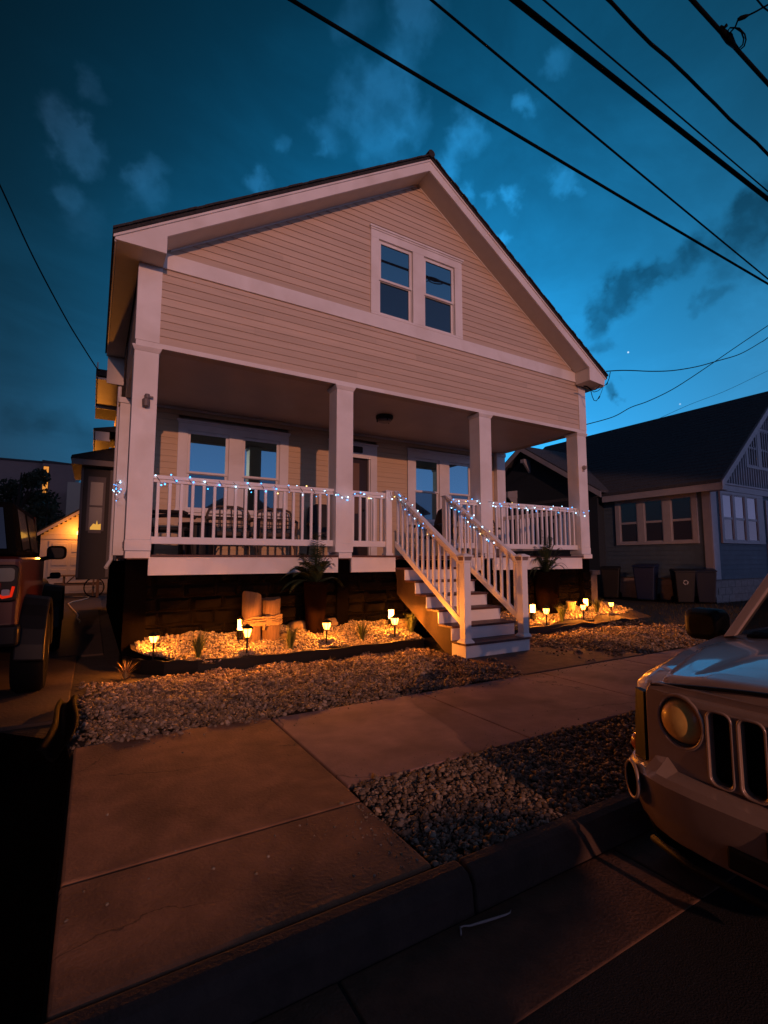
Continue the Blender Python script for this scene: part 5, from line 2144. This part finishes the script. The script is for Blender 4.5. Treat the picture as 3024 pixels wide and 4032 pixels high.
RIM = mat('alloy_rim', (.35, .35, .36), .3, metal=.9)
CHROME = mat('chrome', (.62, .6, .58), .16, metal=1)
CARGLASS = clear_glass('car_window_glass', .70)
LAMPGLASS = mat('headlight_lens', (.95, .52, .14), .35, metal=0, coat=.5, var=.25, vscale=9)
REFL = mat('headlight_reflector', (.95, .60, .22), .30, metal=.75, bump=.25, bscale=60)
HBULB = mat('headlight_bulb', (.9, .75, .5), .2)
AMBER = mat('amber_lens', (.5, .14, .02), .2, coat=1)
REDL = mat('red_lens', (.03, .004, .003), .15, coat=1)


def holes_plate(name, outline, holes, depth, material, parent, axis_map, bevel=.004):
    """flat plate with rounded holes, made from a filled 2D curve turned into a mesh"""
    cu = bpy.data.curves.new(name, 'CURVE')
    cu.dimensions = '2D'
    cu.fill_mode = 'BOTH'
    cu.extrude = depth / 2
    cu.bevel_depth = bevel
    cu.bevel_resolution = 2
    for poly in [outline] + holes:
        sp = cu.splines.new('POLY')
        sp.points.add(len(poly) - 1)
        for p, (a, b) in zip(sp.points, poly):
            p.co = (a, b, 0, 1)
        sp.use_cyclic_u = True
    tmp = bpy.data.objects.new(name, cu)
    COL.objects.link(tmp)
    dg = bpy.context.evaluated_depsgraph_get()
    me = bpy.data.meshes.new_from_object(tmp.evaluated_get(dg))
    bpy.data.objects.remove(tmp)
    bpy.data.curves.remove(cu)
    for v in me.vertices:
        v.co = axis_map(v.co.x, v.co.y, v.co.z)
    me.materials.clear()
    me.materials.append(material)
    bm = bmesh.new()
    bm.from_mesh(me)
    bmesh.ops.recalc_face_normals(bm, faces=bm.faces)
    bm.to_mesh(me)
    bm.free()
    o = bpy.data.objects.new(name, me)
    COL.objects.link(o)
    o.parent = parent
    return o


def rrect(cx, cz, w, h, r, n=5):
    pts = []
    for (sx, sz, a0) in ((1, 1, 0), (-1, 1, 90), (-1, -1, 180), (1, -1, 270)):
        for k in range(n + 1):
            a = R(a0 + 90 * k / n)
            pts.append((cx + sx * (w / 2 - r) + r * math.cos(a), cz + sz * (h / 2 - r) + r * math.sin(a)))
    return pts


def circ(cx, cz, rx, rz, n=36):
    return [(cx + rx * math.cos(2 * PI * k / n), cz + rz * math.sin(2 * PI * k / n)) for k in range(n)]


def suv(label):
    """boxy SUV, nose at x = 0 pointing to +x, ground at z = 0"""
    P = paint('silver_car_paint', (.38, .275, .215), .32, .15, 1.0)
    t = thing('parked_suv', label, 'car')
    S = [(-.135, [(.60, .44), (.655, .52), (.665, .70), (.655, .84), (.60, .88), (.31, .90), (.0, .90)]),
         (-.17, [(.66, .38), (.715, .5), (.725, .70), (.705, .86), (.63, .895), (.33, .91), (.0, .91)]),
         (-.23, [(.71, .34), (.765, .5), (.775, .71), (.755, .88), (.68, .915), (.33, .92), (.0, .92)]),
         (-.36, [(.74, .32), (.79, .5), (.795, .72), (.780, .905), (.70, .945), (.35, .945), (.0, .945)]),
         (-.60, [(.76, .31), (.80, .5), (.803, .74), (.788, .945), (.735, .985), (.35, .98), (.0, .98)]),
         (-.95, [(.76, .30), (.80, .5), (.805, .76), (.79, .98), (.745, 1.025), (.37, 1.02), (.0, 1.02)]),
         (-1.12, [(.76, .30), (.80, .5), (.805, .78), (.79, .985), (.75, 1.035), (.38, 1.04), (.0, 1.04)]),
         (-3.75, [(.76, .32), (.80, .5), (.805, .82), (.80, 1.00), (.76, 1.05), (.38, 1.06), (.0, 1.06)]),
         (-3.88, [(.70, .40), (.76, .5), (.77, .82), (.765, 1.00), (.72, 1.04), (.36, 1.05), (.0, 1.05)])]
    m = MB()
    m.loft([ring_of(x, h) for x, h in S])
    body = m.build('car_body', P, t, local=True, smooth=True)
    body.data.set_sharp_from_angle(angle=R(60))
    # bonnet panel
    hv, nu, nv = [], 40, 34
    for j in range(nv + 1):
        s_ = j / nv
        s2 = s_ ** 1.4
        x = -.105 - .945 * s2
        hw = .625 + .115 * min(1, s2 * 1.6)
        for i in range(nu + 1):
            u = -1 + 2 * i / nu
            y = hw * u
            z = .968 + .088 * (1 - (1 - s2) ** 1.7)
            z -= .042 * abs(u) ** 2.4
            z -= .05 * max(0, (abs(u) - .93) / .07) ** 2
            z -= .045 * max(0, 1 - s2 / .05) ** 2
            yc = .47 - .16 * s2
            z += .011 / (1 + math.exp((abs(y) - yc) / .012)) * min(1, s2 * 9)
            hv.append((x - .05 * abs(u) ** 2.2 * (1 - s2), y, z))
    m = MB()
    m.add(hv, [(j * (nu + 1) + i, j * (nu + 1) + i + 1, (j + 1) * (nu + 1) + i + 1, (j + 1) * (nu + 1) + i) for j in range(nv) for i in range(nu)])
    m.build('bonnet', P, t, local=True, smooth=True)
    # shut line
    m = MB()
    m.tube([(-.118, y, .905 + .062 * (1 - (abs(y) / .62) ** 1.6)) for y in [(-.62 + 1.24 * k / 24) for k in range(25)]], .008, 6)
    m.build('hood_gap', BLACK, t, local=True)
    # greenhouse
    for s in (-1, 1):
        m = MB()
        m.hexa([(-1.02, s * .735, 1.02), (-.96, s * .715, 1.03), (-.98, s * .66, 1.04), (-1.04, s * .66, 1.04), (-1.62, s * .635, 1.50), (-1.55, s * .62, 1.515), (-1.57, s * .56, 1.53), (-1.64, s * .56, 1.53)])
        m.build('windscreen_pillar', P, t, local=True, bevel=.008)
    m = MB()
    rings = []
    for x, hw, z in ((-1.52, .60, 1.50), (-1.62, .63, 1.525), (-2.4, .645, 1.555), (-3.4, .635, 1.545), (-3.72, .61, 1.52)):
        rings.append([(x, hw, z - .05), (x, hw - .03, z), (x, hw * .5, z + .018), (x, 0, z + .024), (x, -hw * .5, z + .018), (x, -hw + .03, z), (x, -hw, z - .05), (x, 0, z - .04)])
    m.loft(rings)
    m.build('car_roof', P, t, local=True, smooth='auto')
    for xa, xb in ((-2.18, -2.28), (-3.02, -3.12)):
        for s in (-1, 1):
            m = MB()
            m.hexa([(xa, s * .775, 1.0), (xb, s * .775, 1.0), (xb, s * .73, 1.0), (xa, s * .73, 1.0), (xa, s * .64, 1.5), (xb, s * .64, 1.5), (xb, s * .60, 1.5), (xa, s * .60, 1.5)])
            m.build('door_pillar', P, t, local=True)
    for s in (-1, 1):
        m = MB()
        m.hexa([(-3.55, s * .77, 1.0), (-3.86, s * .75, 1.02), (-3.86, s * .70, 1.02), (-3.55, s * .72, 1.0), (-3.55, s * .63, 1.5), (-3.74, s * .61, 1.5), (-3.74, s * .56, 1.5), (-3.55, s * .58, 1.5)])
        m.build('rear_pillar', P, t, local=True)
    m = MB()
    m.quad((-1.0, .68, 1.045), (-1.0, -.68, 1.045), (-1.58, -.585, 1.505), (-1.58, .585, 1.505))
    m.build('windscreen', CARGLASS, t, local=True, fix=False)
    m = MB()
    m.quad((-3.84, .70, 1.05), (-3.84, -.70, 1.05), (-3.735, -.57, 1.5), (-3.735, .57, 1.5))
    m.build('rear_window', CARGLASS, t, local=True, fix=False)
    for s in (-1, 1):
        for xa, xb, xc, xd in ((-1.08, -2.18, -2.18, -1.66), (-2.28, -3.02, -3.02, -2.28), (-3.12, -3.56, -3.56, -3.12)):
            m = MB()
            m.quad((xa, s * .762, 1.03), (xb, s * .765, 1.03), (xc, s * .632, 1.5), (xd, s * .632, 1.5))
            m.build('side_window', CARGLASS, t, local=True, fix=False)
    # inside: dash, seats, wheel
    m = MB()
    m.box(-1.45, -1.05, -.66, .66, .9, 1.06)
    m.build('dashboard', BLACK, t, local=True, bevel=.04)
    for y in (-.34, .34):
        m = MB()
        m.box(-2.25, -1.75, y - .22, y + .22, .55, .75)
        m.hexa([(-2.3, y - .2, .7), (-2.12, y - .2, .7), (-2.12, y + .2, .7), (-2.3, y + .2, .7), (-2.48, y - .17, 1.22), (-2.36, y - .17, 1.22), (-2.36, y + .17, 1.22), (-2.48, y + .17, 1.22)])
        m.box(-2.5, -2.42, y - .1, y + .1, 1.22, 1.38)
        m.build('seat', mat('tan_seat', (.14, .09, .06), .8), t, local=True, bevel=.03)
    m = MB()
    m.tube([(-1.52 + .05 * math.sin(q), .34 + .17 * math.cos(q), 1.02 + .16 * math.sin(q)) for q in [2 * PI * k / 20 for k in range(20)]], .014, 6, closed=True)
    m.build('steering_wheel', BLACK, t, local=True)
    # --- front end
    GC, PITCH = .725, .1125
    hs = [rrect(PITCH * (k - 3), GC, .082, .27, .028) for k in range(7)]
    hs += [circ(s * .497, .782, .096, .102) for s in (-1, 1)]
    outl = rrect(0, .712, 1.29, .40, .05)
    outl = [(y, z + .055 * (1 - (abs(y) / .62) ** 2) * (1 if z > .8 else 0)) for y, z in outl]
    fx = lambda y: -.085 - .05 * (abs(y) / .64) ** 2.2
    holes_plate('grille_panel', outl, hs, .03, P, t, lambda a, b, c: Vector((fx(a) + c, a, b)))
    m = MB()
    m.box(-.15, -.12, -.39, .39, .48, .90)
    m.box(-.24, -.205, -.62, .62, .5, .86)
    for k in range(14):
        m.box(-.121, -.117, -.42, .42, .50 + .026 * k, .508 + .026 * k)
    m.tube([(-.115, .30, .56), (-.112, .29, .66), (-.112, .27, .7)], .008, 5)
    m.build('radiator', BLACK, t, local=True)
    for k in range(7):
        pl = rrect(PITCH * (k - 3), GC, .090, .278, .031)
        m = MB()
        m.tube([(fx(y) + .020, y, z) for y, z in pl], .0055, 6, closed=True)
        m.build('grille_rim', P, t, local=True, smooth=True)
    for s in (-1, 1):
        y0, z0 = s * .497, .782
        x0 = fx(y0)
        m = MB()
        m.tube([(x0 + .012 - (b[0] - y0) * s * .16, b[0], b[1]) for b in circ(y0, z0, .100, .106)], .009, 6, closed=True)
        m.lathe([(.101, -.03), (.101, .002), (.09, -.028)], (x0, y0, z0), 36, axis='x', cap=False)
        o = m.build('headlight', P, t, local=True, smooth=True)
        m = MB()
        prof = [(.094, -.020), (.09, -.006), (.078, .012), (.055, .026), (.03, .033), (.004, .036)]
        m.lathe(prof, (x0 - .004, y0, z0), 36, axis='x')
        m.build('lens', LAMPGLASS, o, local=True, smooth=True)
        m = MB()
        m.lathe([(.093, -.022), (.085, -.034), (.065, -.047), (.04, -.056), (.004, -.060)], (x0 - .004, y0, z0), 36, axis='x')
        m.build('reflector', REFL, o, local=True, smooth=True)
        m = MB()
        m.lathe([(.012, -.055), (.014, -.02), (.018, -.012), (.004, -.006)], (x0 - .004, y0, z0), 14, axis='x')
        m.tube([(x0 - .012, y0 - .088, z0 + .01), (x0 - .008, y0, z0 + .018), (x0 - .012, y0 + .088, z0 + .01)], .004, 5)
        m.build('bulb', HBULB, o, local=True, smooth=True)
    # fender gap strip, marker lamps
    for s in (-1, 1):
        m = MB()
        m.hexa([(-.118, s * .664, .57), (-.160, s * .738, .57), (-.20, s * .72, .57), (-.16, s * .65, .57), (-.118, s * .660, .865), (-.160, s * .722, .865), (-.20, s * .70, .865), (-.16, s * .64, .865)])
        m.build('fender_gap', BLACK, t, local=True)
        m = MB()
        m.lathe([(.004, .0), (.035, .004), (.048, .018), (.035, .04)], (-.23, s * .742, .605), 16, axis='x')
        o = m.build('marker_lamp', AMBER, t, local=True, smooth=True)
        o.scale = (1, 1, 1)
    # bumper
    half = [(.006, .0, .575), (.010, .20, .575), (.002, .40, .577), (-.016, .53, .580), (-.032, .585, .628), (-.055, .64, .632), (-.075, .68, .585), (-.115, .735, .572), (-.17, .775, .568), (-.25, .805, .572), (-.42, .82, .60), (-.56, .825, .62)]
    path = [(x, -y, z) for x, y, z in half[::-1]] + half[1:]
    rings = []
    n = len(path)
    for i, (x, y, zt) in enumerate(path):
        a, b = path[max(0, i - 1)], path[min(n - 1, i + 1)]
        d = Vector((b[0] - a[0], b[1] - a[1], 0)).normalized()
        nm = Vector((d.y, -d.x, 0))
        c = Vector((x, y, 0))
        prof = [(-.15, zt + .003), (-.085, zt), (-.016, .562), (.0, .535), (-.012, .45), (-.022, .41), (-.045, .345), (-.075, .30), (-.17, .29)]
        rings.append([tuple(c + nm * u + Vector((0, 0, z))) for u, z in prof])
    m = MB()
    m.loft(rings)
    o = m.build('bumper', P, t, local=True, smooth=True)
    o.data.set_sharp_from_angle(angle=R(22))
    for s in (-1, 1):
        nrm = Vector((.80, s * .60, 0)).normalized()
        tg = Vector((-nrm.y, nrm.x, 0))
        c = Vector((-.105, s * .690, .485))
        m = MB()
        pts = [c + tg * (.066 * math.cos(q)) + Vector((0, 0, .075 * math.sin(q))) for q in [2 * PI * k / 28 for k in range(28)]]
        m.quad(*[p + nrm * .030 for p in pts])
        o = m.build('fog_lamp', mat('fog_recess', (.002, .002, .002), .9, spec=0), t, local=True, fix=False)
        m = MB()
        m.tube([p + nrm * .028 for p in pts], .008, 6, closed=True)
        m.build('fog_lamp_rim', P, o, local=True, smooth=True)
    m = MB()
    m.box(-.1, .004, -.30, .30, .345, .42)
    m.build('lower_grille', BLACK, t, local=True, bevel=.01)
    m = MB()
    m.tube([(-.04, -.6, .30), (.01, -.42, .288), (.016, 0, .285), (.01, .42, .288), (-.04, .6, .30)], .014, 6)
    m.build('air_dam', BLACK, t, local=True, smooth=True)
    m = MB()
    m.box(.0, .01, -.17, .17, .44, .53)
    m.build('plate_holder', BLACK, t, local=True, bevel=.004)
    # mirrors
    for s in (-1, 1):
        m = MB()
        m.loft([[(-1.18, s * y, z) for y, z in rrect(.935, 1.055, .16, .13, .04)], [(-1.22, s * y, z) for y, z in rrect(.94, 1.055, .22, .185, .05)], [(-1.31, s * y, z) for y, z in rrect(.94, 1.055, .22, .185, .05)]])
        m.tube([(-1.22, s * .80, .99), (-1.22, s * .86, 1.02)], .03, 8)
        o = m.build('door_mirror', BLACK, t, local=True, smooth='auto', bevel=.01)
    # trim, handles, lamps, wheels
    for s in (-1, 1):
        for xw in (-.66, -3.0):
            m = MB()
            m.tube([(xw + .40 * math.cos(q), s * .80, .34 + .40 * math.sin(q)) for q in [PI * k / 14 for k in range(15)]], .035, 8)
            m.build('wheel_arch', BLACK, t, local=True, smooth=True)
        for xa in (-1.72, -2.68):
            m = MB()
            m.tube([(xa, s * .812, .90), (xa - .05, s * .835, .905), (xa - .14, s * .835, .905), (xa - .18, s * .812, .90)], .012, 6)
            m.build('door_handle', P, t, local=True, smooth=True)
        for xa in (-1.1, -2.2, -3.0):
            m = MB()
            m.box(xa - .004, xa + .004, s * .803, s * .8085, .36, 1.0) if s > 0 else m.box(xa - .004, xa + .004, -.8085, -.803, .36, 1.0)
            m.build('door_seam', BLACK, t, local=True)
        m = MB()
        m.box(-3.89, -3.84, s * .66 if s > 0 else -.77, .77 if s > 0 else s * .66, .72, 1.0)
        m.build('tail_lamp', REDL, t, local=True, bevel=.015)
        for xw in (-.66, -3.0):
            wheel(t, xw, s * .73, .325, .20, RIM)
    return t


car = suv('silver SUV with round headlights and slotted grille parked at the kerb on the right')
car.location = (2.02, .68, -.152)
car.rotation_euler = (0, 0, PI)

def sedan(label, col, name='parked_sedan'):
    P = mat('sedan_paint', col, .75, spec=.12)
    t = thing(name, label, 'car')
    S = [(0, [(.52, .30), (.64, .34), (.68, .48), (.68, .60), (.62, .68), (.3, .73), (0, .74)]),
         (-.14, [(.62, .24), (.74, .34), (.79, .50), (.78, .68), (.70, .75), (.35, .80), (0, .81)]),
         (-.9, [(.68, .22), (.80, .34), (.82, .55), (.80, .80), (.72, .87), (.36, .92), (0, .93)]),
         (-1.3, [(.68, .22), (.80, .34), (.82, .58), (.80, .88), (.74, .94), (.37, .96), (0, .97)]),
         (-3.4, [(.68, .22), (.80, .34), (.82, .60), (.80, .93), (.74, .97), (.37, .985), (0, .99)]),
         (-4.05, [(.66, .26), (.79, .36), (.815, .60), (.79, .94), (.70, .99), (.35, 1.005), (0, 1.01)]),
         (-4.28, [(.66, .28), (.78, .36), (.81, .56), (.79, .93), (.70, .985), (.35, 1.0), (0, 1.005)]),
         (-4.36, [(.62, .36), (.74, .40), (.78, .56), (.76, .86), (.66, .94), (.33, .96), (0, .965)])]
    m = MB()
    m.loft([ring_of(x, h) for x, h in S])
    m.build('car_body', P, t, local=True, smooth='auto', bevel=.03, segs=3)
    m = MB()
    rings = []
    for x, hw, zb, zt in ((-1.15, .70, .93, .96), (-1.9, .60, .95, 1.32), (-2.6, .60, .96, 1.37), (-3.1, .59, .96, 1.31), (-3.75, .64, .97, 1.0)):
        rings.append([(x, hw + .1 if zt > 1.1 else hw, zb), (x, hw, zt - .03), (x, hw - .08, zt), (x, 0, zt + .02), (x, -hw + .08, zt), (x, -hw, zt - .03), (x, -hw - (.1 if zt > 1.1 else 0), zb)])
    m.loft(rings)
    m.build('cabin_glass', glass_mat('tinted_glass', .12), t, local=True, smooth='auto')
    m = MB()
    m.loft([[(x, hw, z), (x, hw * .5, z + .02), (x, 0, z + .025), (x, -hw * .5, z + .02), (x, -hw, z), (x, 0, z - .02)] for x, hw, z in ((-1.85, .56, 1.315), (-2.6, .575, 1.375), (-3.12, .56, 1.32))])
    m.build('car_roof', P, t, local=True, smooth='auto')
    for s in (-1, 1):
        m = MB()
        m.loft([[(-1.42, s * y, z) for y, z in rrect(.90, 1.0, .10, .08, .03)], [(-1.47, s * y, z) for y, z in rrect(.91, 1.0, .17, .12, .04)], [(-1.54, s * y, z) for y, z in rrect(.91, 1.0, .17, .12, .04)]])
        m.tube([(-1.46, s * .78, .95), (-1.46, s * .85, .97)], .025, 6)
        m.build('door_mirror', BLACK, t, local=True, smooth='auto', bevel=.01)
        m = MB()
        m.loft([[(-4.37, s * y, z) for y, z in rrect(.66, .86, .16, .12, .05)], [(-4.20, s * y, z) for y, z in rrect(.655, .80, .27, .20, .06)], [(-3.98, s * y, z) for y, z in rrect(.74, .84, .165, .10, .045)]])
        m.build('tail_lamp', REDL, t, local=True, smooth='auto', bevel=.01)
        m = MB()
        m.loft([[(-.01, s * y, z) for y, z in rrect(.52, .58, .26, .11, .04)], [(-.18, s * y, z) for y, z in rrect(.62, .62, .28, .13, .04)]])
        m.build('headlight', mat('sedan_lamp', (.4, .38, .35), .1, metal=.4, coat=1), t, local=True, smooth='auto')
        for xw in (-.85, -3.5):
            wheel(t, xw, s * .72, .31, .2, RIM)
    m = MB()
    m.loft([[(x, y, z) for y, z in ((w, .30), (w + .02, .42), (w + .02, .78), (w, .84), (-w, .84), (-w - .02, .78), (-w - .02, .42), (-w, .30))] for x, w in ((-4.18, .79), (-4.40, .79), (-4.47, .72))])
    m.build('bumper', P, t, local=True, smooth='auto', bevel=.02)
    return t


# curled strip of black landscape plastic at the far corner of the dark patch
m = MB()
va, vb = [], []
rows = 16
cols_ = 9
for i in range(rows + 1):
    s_ = i / rows
    c = on_z(205 + 85 * s_ + 18 * math.sin(s_ * 5), 3010 - 235 * s_, 0.0)
    for k in range(cols_):
        u = k / (cols_ - 1) - .5
        w = .16 * (1 - .25 * s_)
        va.append((c.x + u * w * 1.1, c.y + u * w * .3, .015 + .05 * (1 - math.cos(u * 7 + 1.2 * s_)) * (1 - .4 * s_) + .05 * math.sin(s_ * 3)))
m.add(va, [(i * cols_ + k, i * cols_ + k + 1, (i + 1) * cols_ + k + 1, (i + 1) * cols_ + k) for i in range(rows) for k in range(cols_ - 1)])
o = m.build('plastic_strip', mat('black_sheeting', (.002, .0018, .0018), .7, spec=.03), smooth=True, fix=False)
md = o.modifiers.new('thick', 'SOLIDIFY')
md.thickness = .006
tag(o, 'curled strip of glossy black plastic lying where the gravel meets the dark patch', 'plastic strip')
sd2 = sedan('pale car parked in the driveway ahead of the orange off-road car', (.30, .28, .26))
sd2.location = (-1.50, 12.75, 0)
sd2.rotation_euler = (0, 0, PI / 2)


def offroad(label):
    """upright off-road car, tail at y = 0 facing -y (towards the viewer), right side at +x"""
    P = paint('orange_car_paint', (.05, .006, .002), .45, .1, .4)
    t = thing('parked_offroader', label, 'car')
    m = MB()
    m.box(-.72, .72, 0, 2.45, .62, 1.33)
    m.build('car_body', P, t, local=True, bevel=.05, segs=3)
    m = MB()
    m.box(-.62, .62, 2.45, 3.7, .68, 1.17)
    m.hexa([(-.66, 2.4, 1.17), (.66, 2.4, 1.17), (.56, 3.68, 1.17), (-.56, 3.68, 1.17), (-.62, 2.4, 1.26), (.62, 2.4, 1.26), (.52, 3.66, 1.22), (-.52, 3.66, 1.22)])
    m.build('hood', P, t, local=True, bevel=.04, segs=3)
    m = MB()
    m.hexa([(-.70, .03, 1.33), (.70, .03, 1.33), (.70, 2.05, 1.33), (-.70, 2.05, 1.33), (-.62, .12, 1.84), (.62, .12, 1.84), (.62, 1.82, 1.86), (-.62, 1.82, 1.86)])
    m.build('hard_top', mat('black_top', (.003, .003, .003), .8, spec=.05), t, local=True, bevel=.05, segs=3)
    for s in (-1, 1):
        m = MB()
        for ya, yb in ((.2, .85), (.98, 1.75)):
            m.quad((s * .702, ya, 1.38), (s * .702, yb, 1.38), (s * .634, yb - .05, 1.78), (s * .634, ya + .02, 1.78))
        m.build('side_window', glass_mat('dark_side_glass', .22, base=(.01, .008, .007), tint=(1, 1, 1)), t, local=True, fix=False)
        m = MB()
        m.hexa([(s * .60, 1.95, 1.2), (s * .67, 1.95, 1.2), (s * .67, 2.4, 1.2), (s * .60, 2.4, 1.2), (s * .58, 1.80, 1.82), (s * .64, 1.80, 1.82), (s * .64, 1.90, 1.82), (s * .58, 1.90, 1.82)])
        m.build('windscreen_pillar', P, t, local=True)
        for yw in (.55, 3.05):
            m = MB()
            m.loft([[(s * .70, yw + .58 * math.cos(q), .40 + .56 * math.sin(q)), (s * .93, yw + .58 * math.cos(q), .38 + .54 * math.sin(q)), (s * .93, yw + .52 * math.cos(q), .37 + .49 * math.sin(q)), (s * .70, yw + .52 * math.cos(q), .38 + .5 * math.sin(q))] for q in [PI * k / 12 for k in range(13)]])
            m.build('wheel_arch', BLACK, t, local=True, bevel=.015)
        # tall rear lamp in a black housing
        m = MB()
        m.loft([[(x * s, y, z) for x, z in rrect(.615, 1.09, .19, .33, .055)] for y in (-.005, -.035)] + [[(x * s, -.045, z) for x, z in rrect(.615, 1.09, .17, .31, .05)]])
        o = m.build('tail_lamp', BLACK, t, local=True, bevel=.008)
        m = MB()
        m.quad(*[(x * s, -.048, z) for x, z in rrect(.615, 1.165, .125, .12, .03)])
        m.build('clear_lens', mat('clear_lens', (.35, .33, .25), .08, metal=.5, coat=1), o, local=True, fix=False)
        m = MB()
        m.tube([(s * .565, -.05, 1.09), (s * .565, -.05, .995), (s * .60, -.05, .965), (s * .66, -.05, .975), (s * .675, -.05, 1.06)], .013, 6)
        m.build('red_lens', emis('tail_lamp_glow', (1, .03, .008), .6), o, local=True, smooth=True)
        m = MB()
        m.quad(*[(x * s, -.046, z) for x, z in rrect(.62, 1.0, .06, .07, .015)])
        m.build('reverse_lens', mat('grey_lens', (.25, .25, .27), .2), o, local=True, fix=False)
        m = MB()
        m.loft([[(s * x, 2.16, z) for x, z in rrect(.86, 1.39, .19, .15, .05)], [(s * x, 2.10, z) for x, z in rrect(.87, 1.39, .22, .18, .06)], [(s * x, 2.22, z) for x, z in rrect(.86, 1.39, .16, .12, .05)]])
        m.tube([(s * .68, 2.2, 1.30), (s * .8, 2.18, 1.33)], .03, 6)
        m.build('door_mirror', BLACK, t, local=True, smooth='auto', bevel=.01)
        for yw in (.55, 3.05):
            mm = MB()
            mm.lathe([(.2, -.13), (.36, -.13), (.39, -.09), (.39, .09), (.36, .13), (.2, .13)], (s * .79, yw, .39), 26, axis='x')
            w = mm.build('wheel', BLACKR, t, local=True, smooth='auto')
            mm = MB()
            mm.lathe([(.02, s * .1), (.19, s * .11), (.21, s * .132), (.2, s * .05)], (s * .79, yw, .39), 20, axis='x')
            mm.build('rim', DARKM, w, local=True)
    m = MB()
    m.lathe([(.2, -.1), (.36, -.1), (.38, -.06), (.38, .06), (.36, .1), (.2, .1)], (-.05, -.16, 1.08), 26, axis='y')
    m.lathe([(.0, -.06), (.2, -.06)], (-.05, -.16, 1.08), 20, axis='y')
    m.build('spare_wheel', BLACKR, t, local=True, smooth='auto')
    m = MB()
    m.box(-.74, .74, -.14, .06, .54, .72)
    m.build('bumper', BLACK, t, local=True, bevel=.03)
    m = MB()
    m.quad((-.60, -.001, 1.40), (.60, -.001, 1.40), (.54, .09, 1.78), (-.54, .09, 1.78))
    m.build('rear_window', glass_mat('rear_glass', .05), t, local=True, fix=False)
    return t


of = offroad('orange off-road car with a black hard top parked in the driveway at the left edge')
of.location = (-1.27, 5.55, 0)

# ---- a pale bent straw lying in the gutter
m = MB()
sp = [on_z(x, y, -.138) for x, y in ((1815, 3680), (1814, 3662), (1812, 3652), (1825, 3646), (1850, 3645), (1900, 3630), (1950, 3615), (1990, 3602), (2008, 3594), (2012, 3582))]
m.tube(sp, [.004, .004, .004, .003, .004, .005, .005, .004, .003, .001], 6)
tag(m.build('bent_twig', mat('pale_twig', (.42, .30, .28), .7), smooth=True), 'pale bent twig lying in the gutter below the kerb', 'twig')
